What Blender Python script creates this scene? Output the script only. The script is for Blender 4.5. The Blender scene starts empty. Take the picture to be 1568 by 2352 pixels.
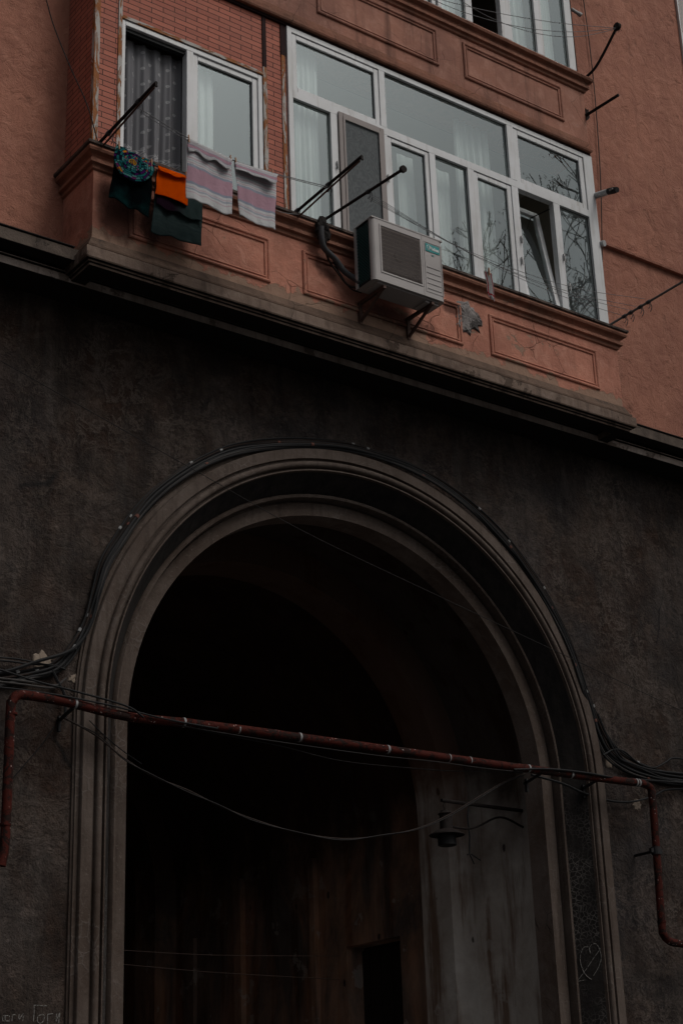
import bpy, bmesh, math, random
from mathutils import Vector, Matrix
from math import sin, cos, pi, radians, atan2, sqrt, hypot
random.seed(7)
sc = bpy.context.scene
COL = sc.collection
# ------------------------------------------------------------------ camera
CX, CD, CZ = 0.0, 11.0, 1.6
YAW, PIT, ROL = 0.64267, 0.381217, -0.036019
FPX = 3811.6                       # focal length in units of a 1568 x 2352 frame
cy_, sy_, cp_, sp_ = cos(YAW), sin(YAW), cos(PIT), sin(PIT)
_f = Vector((sy_*cp_, cy_*cp_, sp_)); _r = Vector((cy_, -sy_, 0)); _u = _r.cross(_f)
_c, _s = cos(ROL), sin(ROL)
AXR = _c*_r + _s*_u; AXU = -_s*_r + _c*_u; AXF = _f
CAM = Vector((CX, -CD, CZ))
cam_d = bpy.data.cameras.new('camera'); cam = bpy.data.objects.new('camera', cam_d); COL.objects.link(cam)
cam.matrix_world = Matrix(((AXR.x, AXU.x, -AXF.x, CAM.x), (AXR.y, AXU.y, -AXF.y, CAM.y), (AXR.z, AXU.z, -AXF.z, CAM.z), (0, 0, 0, 1)))
cam_d.sensor_fit = 'HORIZONTAL'; cam_d.sensor_width = 24.0; cam_d.lens = FPX/1568*24
cam_d.clip_start = 0.1; cam_d.clip_end = 500
sc.camera = cam
# ------------------------------------------------------------------ sky, sun, exposure
SUN_EL, SUN_AZ = 50, 24            # azimuth measured from straight in front of the wall towards +x
w = bpy.data.worlds.new("World"); sc.world = w; w.use_nodes = True
wn = w.node_tree.nodes; wl = w.node_tree.links
bg = wn['Background']
sky = wn.new('ShaderNodeTexSky'); sky.sky_type = 'NISHITA'; sky.sun_disc = False
sky.sun_elevation = radians(SUN_EL)
sx, sy = sin(radians(SUN_AZ)), -cos(radians(SUN_AZ))
sky.sun_rotation = atan2(sx, sy)
sky.air_density = 1.0; sky.dust_density = 6.0; sky.ozone_density = 1.0
hs = wn.new('ShaderNodeHueSaturation'); hs.inputs['Saturation'].default_value = 0.28
wl.new(sky.outputs[0], hs.inputs['Color']); wl.new(hs.outputs[0], bg.inputs['Color'])
bg.inputs['Strength'].default_value = 0.08
sun_d = bpy.data.lights.new('sun', 'SUN'); sun = bpy.data.objects.new('sun', sun_d); COL.objects.link(sun)
sun_d.energy = 1.25; sun_d.angle = radians(24); sun_d.color = (1.0, 0.95, 0.88)
sd = Vector((sx*cos(radians(SUN_EL)), sy*cos(radians(SUN_EL)), sin(radians(SUN_EL))))
sun.rotation_euler = sd.to_track_quat('Z', 'Y').to_euler(); sun.location = sd*40
sc.view_settings.view_transform = 'Standard'; sc.view_settings.look = 'None'
sc.view_settings.exposure = -0.62; sc.view_settings.gamma = 1; sc.view_settings.use_curve_mapping = False
sc.cycles.max_bounces = 6; sc.cycles.transparent_max_bounces = 16

# ------------------------------------------------------------------ helpers
def at(px, py, Y):
    "the point of the plane y = Y seen at a surveyed spot of the photograph (1568 x 2352 units)"
    d = AXR*((px-784)/FPX) + AXU*(-(py-1176)/FPX) + AXF
    return CAM + d*((Y-CAM.y)/d.y)
def atx(px, py, X):
    d = AXR*((px-784)/FPX) + AXU*(-(py-1176)/FPX) + AXF
    return CAM + d*((X-CAM.x)/d.x)

class MB:
    def __init__(s): s.v = []; s.f = []; s.mi = []; s.uv = None
    def add(s, vs, fs, mi=0):
        o = len(s.v); s.v += [tuple(v) for v in vs]
        for f in fs: s.f.append(tuple(i+o for i in f)); s.mi.append(mi)
        return s
    def box(s, x0, x1, y0, y1, z0, z1, mi=0):
        vs = [(x, y, z) for x in (x0, x1) for y in (y0, y1) for z in (z0, z1)]
        return s.add(vs, [(0, 1, 3, 2), (4, 6, 7, 5), (0, 4, 5, 1), (2, 3, 7, 6), (0, 2, 6, 4), (1, 5, 7, 3)], mi)
    def bar(s, a, b, wd, ht=None, up=(0, 0, 1), mi=0):
        a, b = Vector(a), Vector(b); d = (b-a).normalized(); up = Vector(up)
        if abs(d.dot(up)) > .95: up = Vector((0, 1, 0))
        x = d.cross(up).normalized(); y = x.cross(d); ht = ht or wd
        vs = [p + x*i*wd/2 + y*j*ht/2 for p in (a, b) for i, j in ((-1, -1), (1, -1), (1, 1), (-1, 1))]
        return s.add(vs, [(3, 2, 1, 0), (4, 5, 6, 7), (0, 1, 5, 4), (1, 2, 6, 5), (2, 3, 7, 6), (3, 0, 4, 7)], mi)
    def tube(s, pts, r, n=8, caps=True, mi=0):
        pts = [Vector(p) for p in pts]; k = len(pts)
        rs = r if isinstance(r, (list, tuple)) else [r]*k
        t0 = (pts[1]-pts[0]).normalized(); ref = Vector((0, 0, 1)) if abs(t0.z) < .9 else Vector((1, 0, 0))
        nrm = t0.cross(ref).normalized(); vs = []
        for i in range(k):
            t = (pts[min(i+1, k-1)]-pts[max(i-1, 0)])
            t = t.normalized() if t.length > 1e-9 else t0
            nrm = (nrm - t*nrm.dot(t)).normalized(); bn = t.cross(nrm)
            for j in range(n):
                a = 2*pi*j/n; vs.append(pts[i] + (nrm*cos(a)+bn*sin(a))*rs[i])
        fs = [(i*n+j, i*n+(j+1) % n, (i+1)*n+(j+1) % n, (i+1)*n+j) for i in range(k-1) for j in range(n)]
        if caps: fs += [tuple(range(n-1, -1, -1)), tuple(range((k-1)*n, k*n))]
        return s.add(vs, fs, mi)
    def lathe(s, c, prof, n=20, mi=0):
        "prof: (r, dz) revolved about a vertical axis at c"
        vs = [(c[0]+r*cos(2*pi*j/n), c[1]+r*sin(2*pi*j/n), c[2]+z) for r, z in prof for j in range(n)]
        fs = [(i*n+j, i*n+(j+1) % n, (i+1)*n+(j+1) % n, (i+1)*n+j) for i in range(len(prof)-1) for j in range(n)]
        fs += [tuple(range(n-1, -1, -1)), tuple(range((len(prof)-1)*n, len(prof)*n))]
        return s.add(vs, fs, mi)
    def sweep(s, prof, path, caps=True, mi=0):
        "prof: closed loop of (outward, z); path: plan points; outward is to the right of the path"
        path = [Vector((p[0], p[1])) for p in path]; k = len(path); m = len(prof); vs = []
        for i, p in enumerate(path):
            ds = []
            if i > 0: ds.append((path[i]-path[i-1]).normalized())
            if i < k-1: ds.append((path[i+1]-path[i]).normalized())
            ns = [Vector((d.y, -d.x)) for d in ds]
            nn = ns[0] if len(ns) == 1 else (ns[0]+ns[1]) / (1+ns[0].dot(ns[1]))
            for o, z in prof: vs.append((p.x+nn.x*o, p.y+nn.y*o, z))
        fs = [(i*m+j, i*m+(j+1) % m, (i+1)*m+(j+1) % m, (i+1)*m+j) for i in range(k-1) for j in range(m)]
        if caps: fs += [tuple(range(m-1, -1, -1)), tuple(range((k-1)*m, k*m))]
        return s.add(vs, fs, mi)
    def frame(s, prof, x0, x1, z0, z1, y):
        "mitred picture-frame moulding; prof: closed loop of (inward, towards the street)"
        m = len(prof); vs = []
        for cx, cz, dx, dz in ((x0, z0, 1, 1), (x1, z0, -1, 1), (x1, z1, -1, -1), (x0, z1, 1, -1)):
            for i, o in prof: vs.append((cx+dx*i, y-o, cz+dz*i))
        fs = [(a*m+j, a*m+(j+1) % m, ((a+1) % 4)*m+(j+1) % m, ((a+1) % 4)*m+j) for a in range(4) for j in range(m)]
        return s.add(vs, fs)
    def build(s, name, mat, parent=None, smooth=False, bevel=0, world=True):
        me = bpy.data.meshes.new(name); me.from_pydata(s.v, [], s.f); 
        mats = mat if isinstance(mat, (list, tuple)) else [mat]
        for m in mats: me.materials.append(m)
        for p, i in zip(me.polygons, s.mi): p.material_index = i
        bm = bmesh.new(); bm.from_mesh(me); bmesh.ops.recalc_face_normals(bm, faces=bm.faces); bm.to_mesh(me); bm.free()
        if smooth:
            for p in me.polygons: p.use_smooth = True
            try: me.set_sharp_from_angle(angle=radians(40))
            except Exception: pass
        o = bpy.data.objects.new(name, me); COL.objects.link(o)
        if parent:
            o.parent = parent; o.matrix_parent_inverse = Matrix.Translation(-root_loc(parent))
        if bevel:
            b = o.modifiers.new('bevel', 'BEVEL'); b.width = bevel; b.segments = 2; b.limit_method = 'ANGLE'; b.angle_limit = radians(50)
        return o
def root_loc(o):
    v = Vector((0, 0, 0))
    while o.parent: o = o.parent
    return Vector(o.location)
def tag(o, label=None, cat=None, group=None, kind=None):
    if label: o['label'] = label
    if cat: o['category'] = cat
    if group: o['group'] = group
    if kind: o['kind'] = kind
    return o
def thing(name, label, cat, loc=(0, 0, 0), group=None):
    o = bpy.data.objects.new(name, None); COL.objects.link(o); o.location = loc; o.empty_display_size = .1
    return tag(o, label, cat, group)
# a child of a child: parent inverse only has to undo the root once
def sub(mb, name, mat, parent, **k):
    o = mb.build(name, mat, None, **k); o.parent = parent
    return o
def rebase(o, loc):
    "put a single mesh's origin at loc without moving it"
    loc = Vector(loc); o.data.transform(Matrix.Translation(-loc)); o.location = loc; return o
def spline(pts, per=6):
    pts = [Vector(p) for p in pts]; P = [pts[0]*2-pts[1]] + pts + [pts[-1]*2-pts[-2]]; out = []
    for i in range(1, len(P)-2):
        for k in range(per):
            t = k/per; a, b, c, d = P[i-1], P[i], P[i+1], P[i+2]
            out.append(.5*((2*b)+(c-a)*t+(2*a-5*b+4*c-d)*t*t+(3*b-a-3*c+d)*t**3))
    out.append(pts[-1]); return out

# ------------------------------------------------------------------ materials
class NT:
    def __init__(s, name):
        s.m = bpy.data.materials.new(name); s.m.use_nodes = True; s.t = s.m.node_tree; s.t.nodes.clear()
        s.out = s.t.nodes.new('ShaderNodeOutputMaterial')
        s.geo = s.n('ShaderNodeNewGeometry').outputs['Position']
    def n(s, ty, props=None, **inp):
        nd = s.t.nodes.new(ty)
        for k, v in (props or {}).items(): setattr(nd, k, v)
        for k, v in inp.items():
            k = int(k[1:]) if k[0] == 'i' and k[1:].isdigit() else k.replace('_', ' ')
            if isinstance(v, bpy.types.NodeSocket): s.t.links.new(v, nd.inputs[k])
            else: nd.inputs[k].default_value = (tuple(v)+(1,) if isinstance(v, tuple) and len(v) == 3 and nd.inputs[k].type == 'RGBA' else v)
        return nd
    def math(s, op, a, b=0.0, c=None):
        d = dict(i0=a, i1=b)
        if c is not None: d['i2'] = c
        return s.n('ShaderNodeMath', {'operation': op}, **d).outputs[0]
    def mix(s, f, a, b, bt='MIX'):
        return s.n('ShaderNodeMix', {'data_type': 'RGBA', 'blend_type': bt}, i0=f, i6=a, i7=b).outputs[2]
    def ramp(s, f, stops):
        nd = s.n('ShaderNodeValToRGB', i0=f); e = nd.color_ramp.elements
        while len(e) < len(stops): e.new(.5)
        for el, (p, c) in zip(e, stops): el.position = p; el.color = (c, c, c, 1) if isinstance(c, (int, float)) else tuple(c)+(1,)
        return nd.outputs[0]
    def step(s, f, a, b): return s.ramp(f, [(a, 0.0), (b, 1.0)])
    def map(s, v, scale=(1, 1, 1), loc=(0, 0, 0)): return s.n('ShaderNodeMapping', Vector=v, Scale=scale, Location=loc).outputs[0]
    def noise(s, scale, detail=4, rough=.55, vec=None, dist=0.0): return s.n('ShaderNodeTexNoise', Vector=vec or s.geo, Scale=scale, Detail=detail, Roughness=rough, Distortion=dist).outputs[0]
    def bump(s, h, strength=.5, dist=.02, normal=None):
        d = dict(Height=h, Strength=strength, Distance=dist)
        if normal: d['Normal'] = normal
        return s.n('ShaderNodeBump', **d).outputs[0]
    def pbr(s, col, rough=.8, normal=None, metal=0.0, spec=.3):
        d = dict(Base_Color=col, Roughness=rough, Metallic=metal); d['Specular_IOR_Level'] = None
        nd = s.n('ShaderNodeBsdfPrincipled', Base_Color=col, Roughness=rough, Metallic=metal)
        nd.inputs['Specular IOR Level'].default_value = spec
        if normal: s.t.links.new(normal, nd.inputs['Normal'])
        s.t.links.new(nd.outputs[0], s.out.inputs[0]); return s.m
    def xyz(s, v=None):
        nd = s.n('ShaderNodeSeparateXYZ', Vector=v or s.geo); return nd.outputs

def simple(name, col, rough=.6, metal=0.0, var=.25, scale=8, bump=.15, spec=.3):
    t = NT(name); n = t.noise(scale, 5); c2 = tuple(c*(1-var) for c in col); c3 = tuple(min(1, c*(1+var*.6)) for c in col)
    c = t.mix(n, t.n('ShaderNodeRGB').outputs[0] if 0 else c2, c3)
    return t.pbr(c, rough, t.bump(t.noise(scale*8, 3), bump, .005), metal, spec)

def plaster(name, base, dark, light, patch=None, patch_amt=.62, streak=.5, bstr=.5, crack=True, lowband=None, big=.7, rough=.9, coarse=9, soft=.015, ckamt=.75, stains=()):
    t = NT(name)
    n1 = t.noise(big, 5, .6); n2 = t.noise(5.5, 6, .65, dist=.6); n3 = t.noise(28, 4, .6)
    c = t.mix(t.step(n1, .36, .66), dark, base)
    c = t.mix(t.math('MULTIPLY', t.step(n2, .48, .75), .6), c, light)
    sv = t.noise(1.0, 6, .65, vec=t.map(t.geo, (8, 8, .7)))
    c = t.mix(t.math('MULTIPLY', t.step(sv, .5, .72), streak), c, tuple(x*.45 for x in dark))
    c = t.mix(t.math('MULTIPLY', t.step(n3, .4, .7), .22), c, tuple(x*.6 for x in base))
    h = t.math('ADD', t.math('MULTIPLY', t.noise(coarse, 6, .65, dist=.8), 1.0), t.math('MULTIPLY', t.noise(70, 3), .25))
    if crack:
        wv = t.n('ShaderNodeMix', {'data_type': 'VECTOR'}, i0=.1, i4=t.geo, i5=t.n('ShaderNodeTexNoise', Vector=t.geo, Scale=4.0, Detail=3.0).outputs[1]).outputs[1]
        vo = t.n('ShaderNodeTexVoronoi', {'feature': 'DISTANCE_TO_EDGE'}, Vector=wv, Scale=2.4).outputs[0]
        ck = t.math('MULTIPLY', t.step(t.math('SUBTRACT', .009, vo), .0, .006), t.step(t.noise(1.3, 2), .52, .58))
        c = t.mix(t.math('MULTIPLY', ck, ckamt), c, tuple(x*.25 for x in dark))
        h = t.math('SUBTRACT', h, t.math('MULTIPLY', ck, .6))
    if patch:
        pn = t.noise(2.6, 7, .68, dist=.3)
        if lowband:
            z = t.xyz()[2]; lo, hi, gain = lowband
            pn = t.math('ADD', pn, t.math('MULTIPLY', t.step(t.math('DIVIDE', t.math('SUBTRACT', hi, z), hi-lo), .0, 1.0), gain))
        pm = t.step(pn, patch_amt, patch_amt+soft)
        pc = t.mix(t.noise(14, 4), tuple(x*.65 for x in patch), tuple(x*1.2 for x in patch))
        c = t.mix(t.math('MULTIPLY', pm, .8), c, pc); h = t.math('SUBTRACT', h, t.math('MULTIPLY', pm, .35))
    for sx0, sz0, rx_, rz_ in stains:
        X_, Z_ = t.xyz()[0], t.xyz()[2]
        dd = t.math('ADD', t.math('POWER', t.math('DIVIDE', t.math('SUBTRACT', X_, sx0), rx_), 2.0), t.math('POWER', t.math('DIVIDE', t.math('SUBTRACT', Z_, sz0), rz_), 2.0))
        dd = t.math('ADD', dd, t.math('MULTIPLY', t.math('SUBTRACT', t.noise(6, 6, .7, vec=t.map(t.geo, (1, 1, .6))), .5), 2.6))
        c = t.mix(t.math('MULTIPLY', t.math('SUBTRACT', 1.0, t.step(dd, .3, 1.0)), .78), c, (.075, .028, .02))
    return t.pbr(c, rough, t.bump(h, bstr, .03))

M = {}
M['pink'] = plaster('pink plaster', (0.413, 0.181, 0.122), (0.298, 0.126, 0.0877), (0.508, 0.247, 0.175), patch=(0.216, 0.0969, 0.0677), patch_amt=.56, soft=.14, bstr=1.0, streak=.3, big=1.3, coarse=6, crack=False)
M['parapet'] = plaster('weathered pink parapet', (0.525, 0.222, 0.152), (0.355, 0.148, 0.104), (0.639, 0.337, 0.244), patch=(0.284, 0.202, 0.146), patch_amt=.64, streak=.35, lowband=(8.70, 8.90, .30), stains=((5.66, 9.02, .26, .30), (5.95, 9.0, .12, .2), (9.22, 9.20, .12, .07), (7.78, 9.22, .16, .16), (8.55, 8.9, .5, .12)), bstr=.5, big=1.6, ckamt=.6)
M['parapet_high'] = plaster('dull red parapet', (0.392, 0.18, 0.126), (0.252, 0.12, 0.0903), (0.532, 0.293, 0.223), patch=(0.21, 0.16, 0.132), patch_amt=.70, streak=.85, bstr=.3, big=1.0)
M['trim'] = plaster('red brown trim', (0.324, 0.137, 0.0877), (0.192, 0.0912, 0.0619), (0.36, 0.182, 0.124), patch=(0.168, 0.137, 0.108), patch_amt=.63, streak=.5, bstr=.45, big=1.6)
M['ledge'] = plaster('grimy ledge', (.27, .20, .165), (.12, .09, .075), (.36, .29, .25), patch=(.09, .075, .07), patch_amt=.60, streak=.85, bstr=.55, big=1.4)
M['cornice'] = plaster('sooty cornice', (0.132, 0.102, 0.0827), (0.0752, 0.0568, 0.0463), (0.176, 0.136, 0.108), patch=(0.0439, 0.0341, 0.0283), patch_amt=.6, streak=.6, bstr=.5, big=1.2)

M['soot'] = simple('black painted shade under the ledges', (.014, .011, .010), .95, var=.5, scale=3)  # shade under cornice and bay painted near-black; chipped sill borrows the colour
def sooty():
    t = NT('sooty render')
    n1 = t.noise(.9, 8, .68, dist=.5); n2 = t.noise(3.2, 9, .72, dist=.3); st = t.noise(1.0, 6, .6, vec=t.map(t.geo, (6, 6, 1.1)))
    c = t.mix(t.step(n1, .42, .58), (.046, .023, .014), (.070, .050, .040))
    dr = t.noise(1.0, 7, .7, vec=t.map(t.geo, (5, 5, .28), (2, 1, 0)))
    c = t.mix(t.math('MULTIPLY', t.step(dr, .52, .62), .65), c, (.020, .012, .009))
    c = t.mix(t.math('MULTIPLY', t.step(t.noise(1.1, 5, vec=t.map(t.geo, (1, 1, 1), (7, 3, 1))), .48, .68), .6), c, (.044, .043, .047))
    c = t.mix(t.math('MULTIPLY', t.step(n2, .50, .66), .8), c, (.030, .024, .022))
    c = t.mix(t.math('MULTIPLY', t.step(st, .52, .70), .5), c, (.135, .112, .10))
    c = t.mix(t.math('MULTIPLY', t.step(t.noise(32, 4, .7), .60, .70), .5), c, (.16, .12, .10))
    rg = t.math('SUBTRACT', 1.0, t.math('ABSOLUTE', t.math('SUBTRACT', t.math('MULTIPLY', t.noise(4.5, 9, .75, dist=.4), 2.0), 1.0)))
    c = t.mix(t.math('MULTIPLY', t.math('MULTIPLY', t.step(rg, .93, .99), t.step(t.noise(1.4, 3), .42, .62)), .6), c, (.21, .165, .14))  # highlights on the trowel ridges painted as pale lines
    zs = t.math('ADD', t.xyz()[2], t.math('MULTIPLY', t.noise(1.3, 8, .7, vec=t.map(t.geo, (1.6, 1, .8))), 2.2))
    c = t.mix(t.math('MULTIPLY', t.step(t.math('DIVIDE', zs, 10.0), .93, .99), .7), c, (.022, .015, .012))  # shade below the cornice painted with a ragged lower edge
    bl = t.noise(2.0, 10, .78, vec=t.map(t.geo, (1.3, 1.3, .9), (3, 0, 8)))
    c = t.mix(t.math('MULTIPLY', t.step(bl, .52, .66), .55), c, (.135, .102, .086))
    c = t.mix(t.math('MULTIPLY', t.step(t.math('SUBTRACT', 1.0, bl), .52, .66), .6), c, (.012, .008, .007))
    sc3 = t.noise(1.5, 10, .8, vec=t.map(t.geo, (1, 1, 1.6), (11, 3, 5)))
    c = t.mix(t.math('MULTIPLY', t.step(sc3, .57, .64), .55), c, (.15, .108, .085))
    # bullet-like chips and small pits
    vo = t.n('ShaderNodeTexVoronoi', {'feature': 'F1'}, Vector=t.map(t.geo, (1, 1, .8)), Scale=4.2, Randomness=1.0)
    pit = t.math('MULTIPLY', t.step(t.math('SUBTRACT', .13, t.math('ADD', vo.outputs[0], t.math('MULTIPLY', t.noise(22, 3), .1))), .0, .03), t.step(t.noise(.9, 2), .47, .6))
    c = t.mix(t.math('MULTIPLY', pit, .7), c, (.022, .018, .017))
    wave = t.noise(2.4, 8, .66, dist=.35)
    drag = t.math('ADD', t.noise(11, 8, .75, dist=.3), t.math('MULTIPLY', t.noise(1.0, 6, .7, vec=t.map(t.geo, (30, 30, 8))), .5))
    h = t.math('ADD', t.math('MULTIPLY', wave, 3.0), t.math('MULTIPLY', drag, .8)); h = t.math('ADD', h, t.math('MULTIPLY', t.step(rg, .85, 1.0), .25))
    h = t.math('SUBTRACT', h, t.math('MULTIPLY', pit, .35))
    wv = t.n('ShaderNodeMix', {'data_type': 'VECTOR'}, i0=.12, i4=t.geo, i5=t.n('ShaderNodeTexNoise', Vector=t.geo, Scale=3.0, Detail=4.0).outputs[1]).outputs[1]
    ce = t.n('ShaderNodeTexVoronoi', {'feature': 'DISTANCE_TO_EDGE'}, Vector=t.map(wv, (1.4, 1.4, .45)), Scale=.8).outputs[0]
    ck = t.math('MULTIPLY', t.step(t.math('SUBTRACT', .010, ce), .0, .006), t.step(t.noise(.8, 2), .60, .64))
    c = t.mix(t.math('MULTIPLY', ck, .8), c, (.012, .01, .01))
    return t.pbr(c, .88, t.bump(h, 1.0, .055), spec=.3)
M['sooty'] = sooty()

def archmat():
    t = NT('worn arch moulding')
    n1 = t.noise(1.3, 6, .65); st = t.noise(1.0, 6, .65, vec=t.map(t.geo, (14, 14, 1.2)))
    c = t.mix(t.step(n1, .35, .66), (.056, .038, .029), (.108, .084, .071))
    c = t.mix(t.math('MULTIPLY', t.step(st, .5, .72), .75), c, (.030, .020, .015))
    c = t.mix(t.math('MULTIPLY', t.step(t.noise(34, 4, .7), .58, .72), .55), c, (.17, .14, .12))
    # web of fine pale cracks in the paint, thickest on the lower right splay
    wv = t.n('ShaderNodeMix', {'data_type': 'VECTOR'}, i0=.06, i4=t.geo, i5=t.n('ShaderNodeTexNoise', Vector=t.geo, Scale=9.0, Detail=3.0).outputs[1]).outputs[1]
    e = t.n('ShaderNodeTexVoronoi', {'feature': 'DISTANCE_TO_EDGE'}, Vector=t.map(wv, (1, 1, .85)), Scale=14.0).outputs[0]
    web = t.math('MULTIPLY', t.step(t.math('SUBTRACT', .07, e), .0, .05), t.step(t.noise(1.7, 4), .47, .6))
    c = t.mix(t.math('MULTIPLY', web, .25), c, (.17, .15, .14))
    h = t.math('ADD', t.noise(12, 6, .6), t.math('MULTIPLY', web, .2))
    return t.pbr(c, .85, t.bump(h, .4, .02), spec=.25)
M['arch'] = archmat()
def splaymat():
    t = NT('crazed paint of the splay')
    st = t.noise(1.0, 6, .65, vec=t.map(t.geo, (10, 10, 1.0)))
    c = t.mix(t.step(st, .35, .7), (.008, .0065, .006), (.026, .021, .019))  # near-black base paints the shade of the recess into the splay
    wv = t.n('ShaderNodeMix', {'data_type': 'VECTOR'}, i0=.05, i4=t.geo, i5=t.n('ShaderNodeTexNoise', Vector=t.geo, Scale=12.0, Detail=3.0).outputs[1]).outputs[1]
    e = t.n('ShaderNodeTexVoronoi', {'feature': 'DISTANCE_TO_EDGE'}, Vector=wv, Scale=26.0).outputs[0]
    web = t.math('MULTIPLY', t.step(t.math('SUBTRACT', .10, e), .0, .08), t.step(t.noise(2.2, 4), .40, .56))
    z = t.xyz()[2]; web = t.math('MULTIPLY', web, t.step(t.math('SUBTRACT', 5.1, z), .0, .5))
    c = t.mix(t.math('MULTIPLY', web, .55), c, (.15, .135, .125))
    return t.pbr(c, .8, t.bump(t.math('ADD', t.noise(14, 5), t.math('MULTIPLY', web, .3)), .35, .02), spec=.25)
M['splay'] = splaymat()
def tunnel(name='stained and shaded passage plaster', shadec=(.030, .014, .009)):
    t = NT(name)
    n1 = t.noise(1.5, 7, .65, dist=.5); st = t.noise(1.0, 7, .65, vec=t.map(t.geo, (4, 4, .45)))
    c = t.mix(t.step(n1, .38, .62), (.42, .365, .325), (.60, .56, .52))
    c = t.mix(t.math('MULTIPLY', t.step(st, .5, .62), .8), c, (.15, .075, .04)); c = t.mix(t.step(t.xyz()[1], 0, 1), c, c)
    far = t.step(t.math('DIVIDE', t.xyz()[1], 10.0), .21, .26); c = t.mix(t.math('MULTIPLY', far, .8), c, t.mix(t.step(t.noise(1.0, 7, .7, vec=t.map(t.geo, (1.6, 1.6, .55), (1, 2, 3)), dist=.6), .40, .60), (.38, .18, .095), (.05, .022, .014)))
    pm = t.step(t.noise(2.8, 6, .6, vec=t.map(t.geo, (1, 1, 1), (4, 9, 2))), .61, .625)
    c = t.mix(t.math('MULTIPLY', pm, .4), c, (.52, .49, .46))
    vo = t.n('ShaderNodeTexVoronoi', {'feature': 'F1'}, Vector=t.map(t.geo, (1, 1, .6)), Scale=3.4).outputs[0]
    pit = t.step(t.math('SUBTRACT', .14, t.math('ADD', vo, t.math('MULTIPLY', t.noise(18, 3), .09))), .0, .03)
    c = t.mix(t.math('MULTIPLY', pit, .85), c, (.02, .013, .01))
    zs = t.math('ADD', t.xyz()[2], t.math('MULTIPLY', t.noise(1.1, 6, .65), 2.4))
    c = t.mix(t.math('MULTIPLY', t.step(t.math('DIVIDE', zs, 10.0), .53, .66), .93), c, shadec)  # shade of vault and upper walls painted in, with a noisy lower edge
    return t.pbr(c, .9, t.bump(t.math('SUBTRACT', t.noise(8, 6), t.math('MULTIPLY', pm, .3)), .4, .03), spec=.2)
M['tunnel'] = tunnel(); M['rib'] = tunnel('stained and shaded rib plaster', (.095, .042, .024))  # the rib gets a browner painted shade towards its top
def brickmat():
    t = NT('red brick tile')
    x, y, z = t.xyz()[0], t.xyz()[1], t.xyz()[2]
    v = t.n('ShaderNodeCombineXYZ', X=t.math('SUBTRACT', x, y), Y=z).outputs[0]
    b = t.n('ShaderNodeTexBrick', {'offset': .5}, Vector=v, Color1=(.47, .155, .105), Color2=(.36, .115, .08), Mortar=(.035, .018, .015), Scale=1.0, Mortar_Size=.0042, Mortar_Smooth=.15, Bias=0.0, Brick_Width=.235, Row_Height=.0535)
    c = t.mix(t.math('MULTIPLY', t.step(t.noise(7, 6, .7), .45, .75), .4), b.outputs[0], (.25, .11, .08))
    c = t.mix(t.math('MULTIPLY', t.step(t.noise(45, 4, .7), .55, .75), .35), c, (.44, .2, .15))
    h = t.math('ADD', t.math('MULTIPLY', b.outputs[1], -1.0), t.math('MULTIPLY', t.noise(30, 5), .35))
    return t.pbr(c, .8, t.bump(h, .8, .012))
M['brick'] = brickmat()
def peel(name, paint, under, thr=.5, sc_=(30, 30, 3.0), rough=.7, fleck=None):
    t = NT(name); n = t.noise(1.0, 8, .72, vec=t.map(t.geo, sc_), dist=.8)
    m = t.step(n, thr, thr+.04); u = t.mix(t.noise(30, 4), under, tuple(x*.5 for x in under))
    c = t.mix(m, t.mix(t.noise(12, 4), paint, tuple(x*.75 for x in paint)), u)
    if fleck: c = t.mix(t.step(t.noise(38, 3, .5), .685, .70), c, fleck)
    return t.pbr(c, rough, t.bump(t.math('SUBTRACT', t.noise(40, 4), m), .6, .006), spec=.15)
M['strip'] = peel('peeling grey strip over rust', (.50, .47, .44), (.38, .14, .045), .475, (16, 16, 3.2))
M['strip_level'] = peel('peeling grey strip over rust, level', (.50, .47, .44), (.38, .14, .045), .475, (3.2, 16, 16))
M['maroon'] = simple('dark maroon paint', (.028, .014, .014), .8, spec=.1)
def pvc():
    t = NT('white window plastic'); c = t.mix(t.step(t.noise(3, 5), .4, .75), (.64, .65, .665), (.54, .545, .545))
    c = t.mix(t.math('MULTIPLY', t.step(t.noise(1.0, 5, .6, vec=t.map(t.geo, (20, 20, 1.5))), .53, .72), .5), c, (.33, .30, .27))
    return t.pbr(c, .42, t.bump(t.noise(30, 3), .05, .003), spec=.4)
M['pvc'] = pvc()
M['pvc_grey'] = simple('grey brown screen frame', (.25, .215, .205), .5, var=.1)
M['gasket'] = simple('black rubber seal', (.02, .022, .022), .6)
def glass():
    t = NT('window glass')
    fr = t.n('ShaderNodeFresnel', IOR=2.25, Normal=t.bump(t.noise(1.6, 2, .4), .03, .01)).outputs[0]
    gl = t.n('ShaderNodeBsdfGlossy', Color=(.86, .98, 1.0), Roughness=.0, Normal=t.bump(t.noise(1.3, 2, .4), .04, .012)).outputs[0]
    tr = t.n('ShaderNodeBsdfTransparent', Color=(.93, .96, .955)).outputs[0]
    fr = t.math('MULTIPLY', fr, t.math('SUBTRACT', 1.0, t.n('ShaderNodeNewGeometry').outputs['Backfacing']))
    t.t.links.new(t.n('ShaderNodeMixShader', i0=fr, i1=tr, i2=gl).outputs[0], t.out.inputs[0]); return t.m
M['glass'] = glass()
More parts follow.
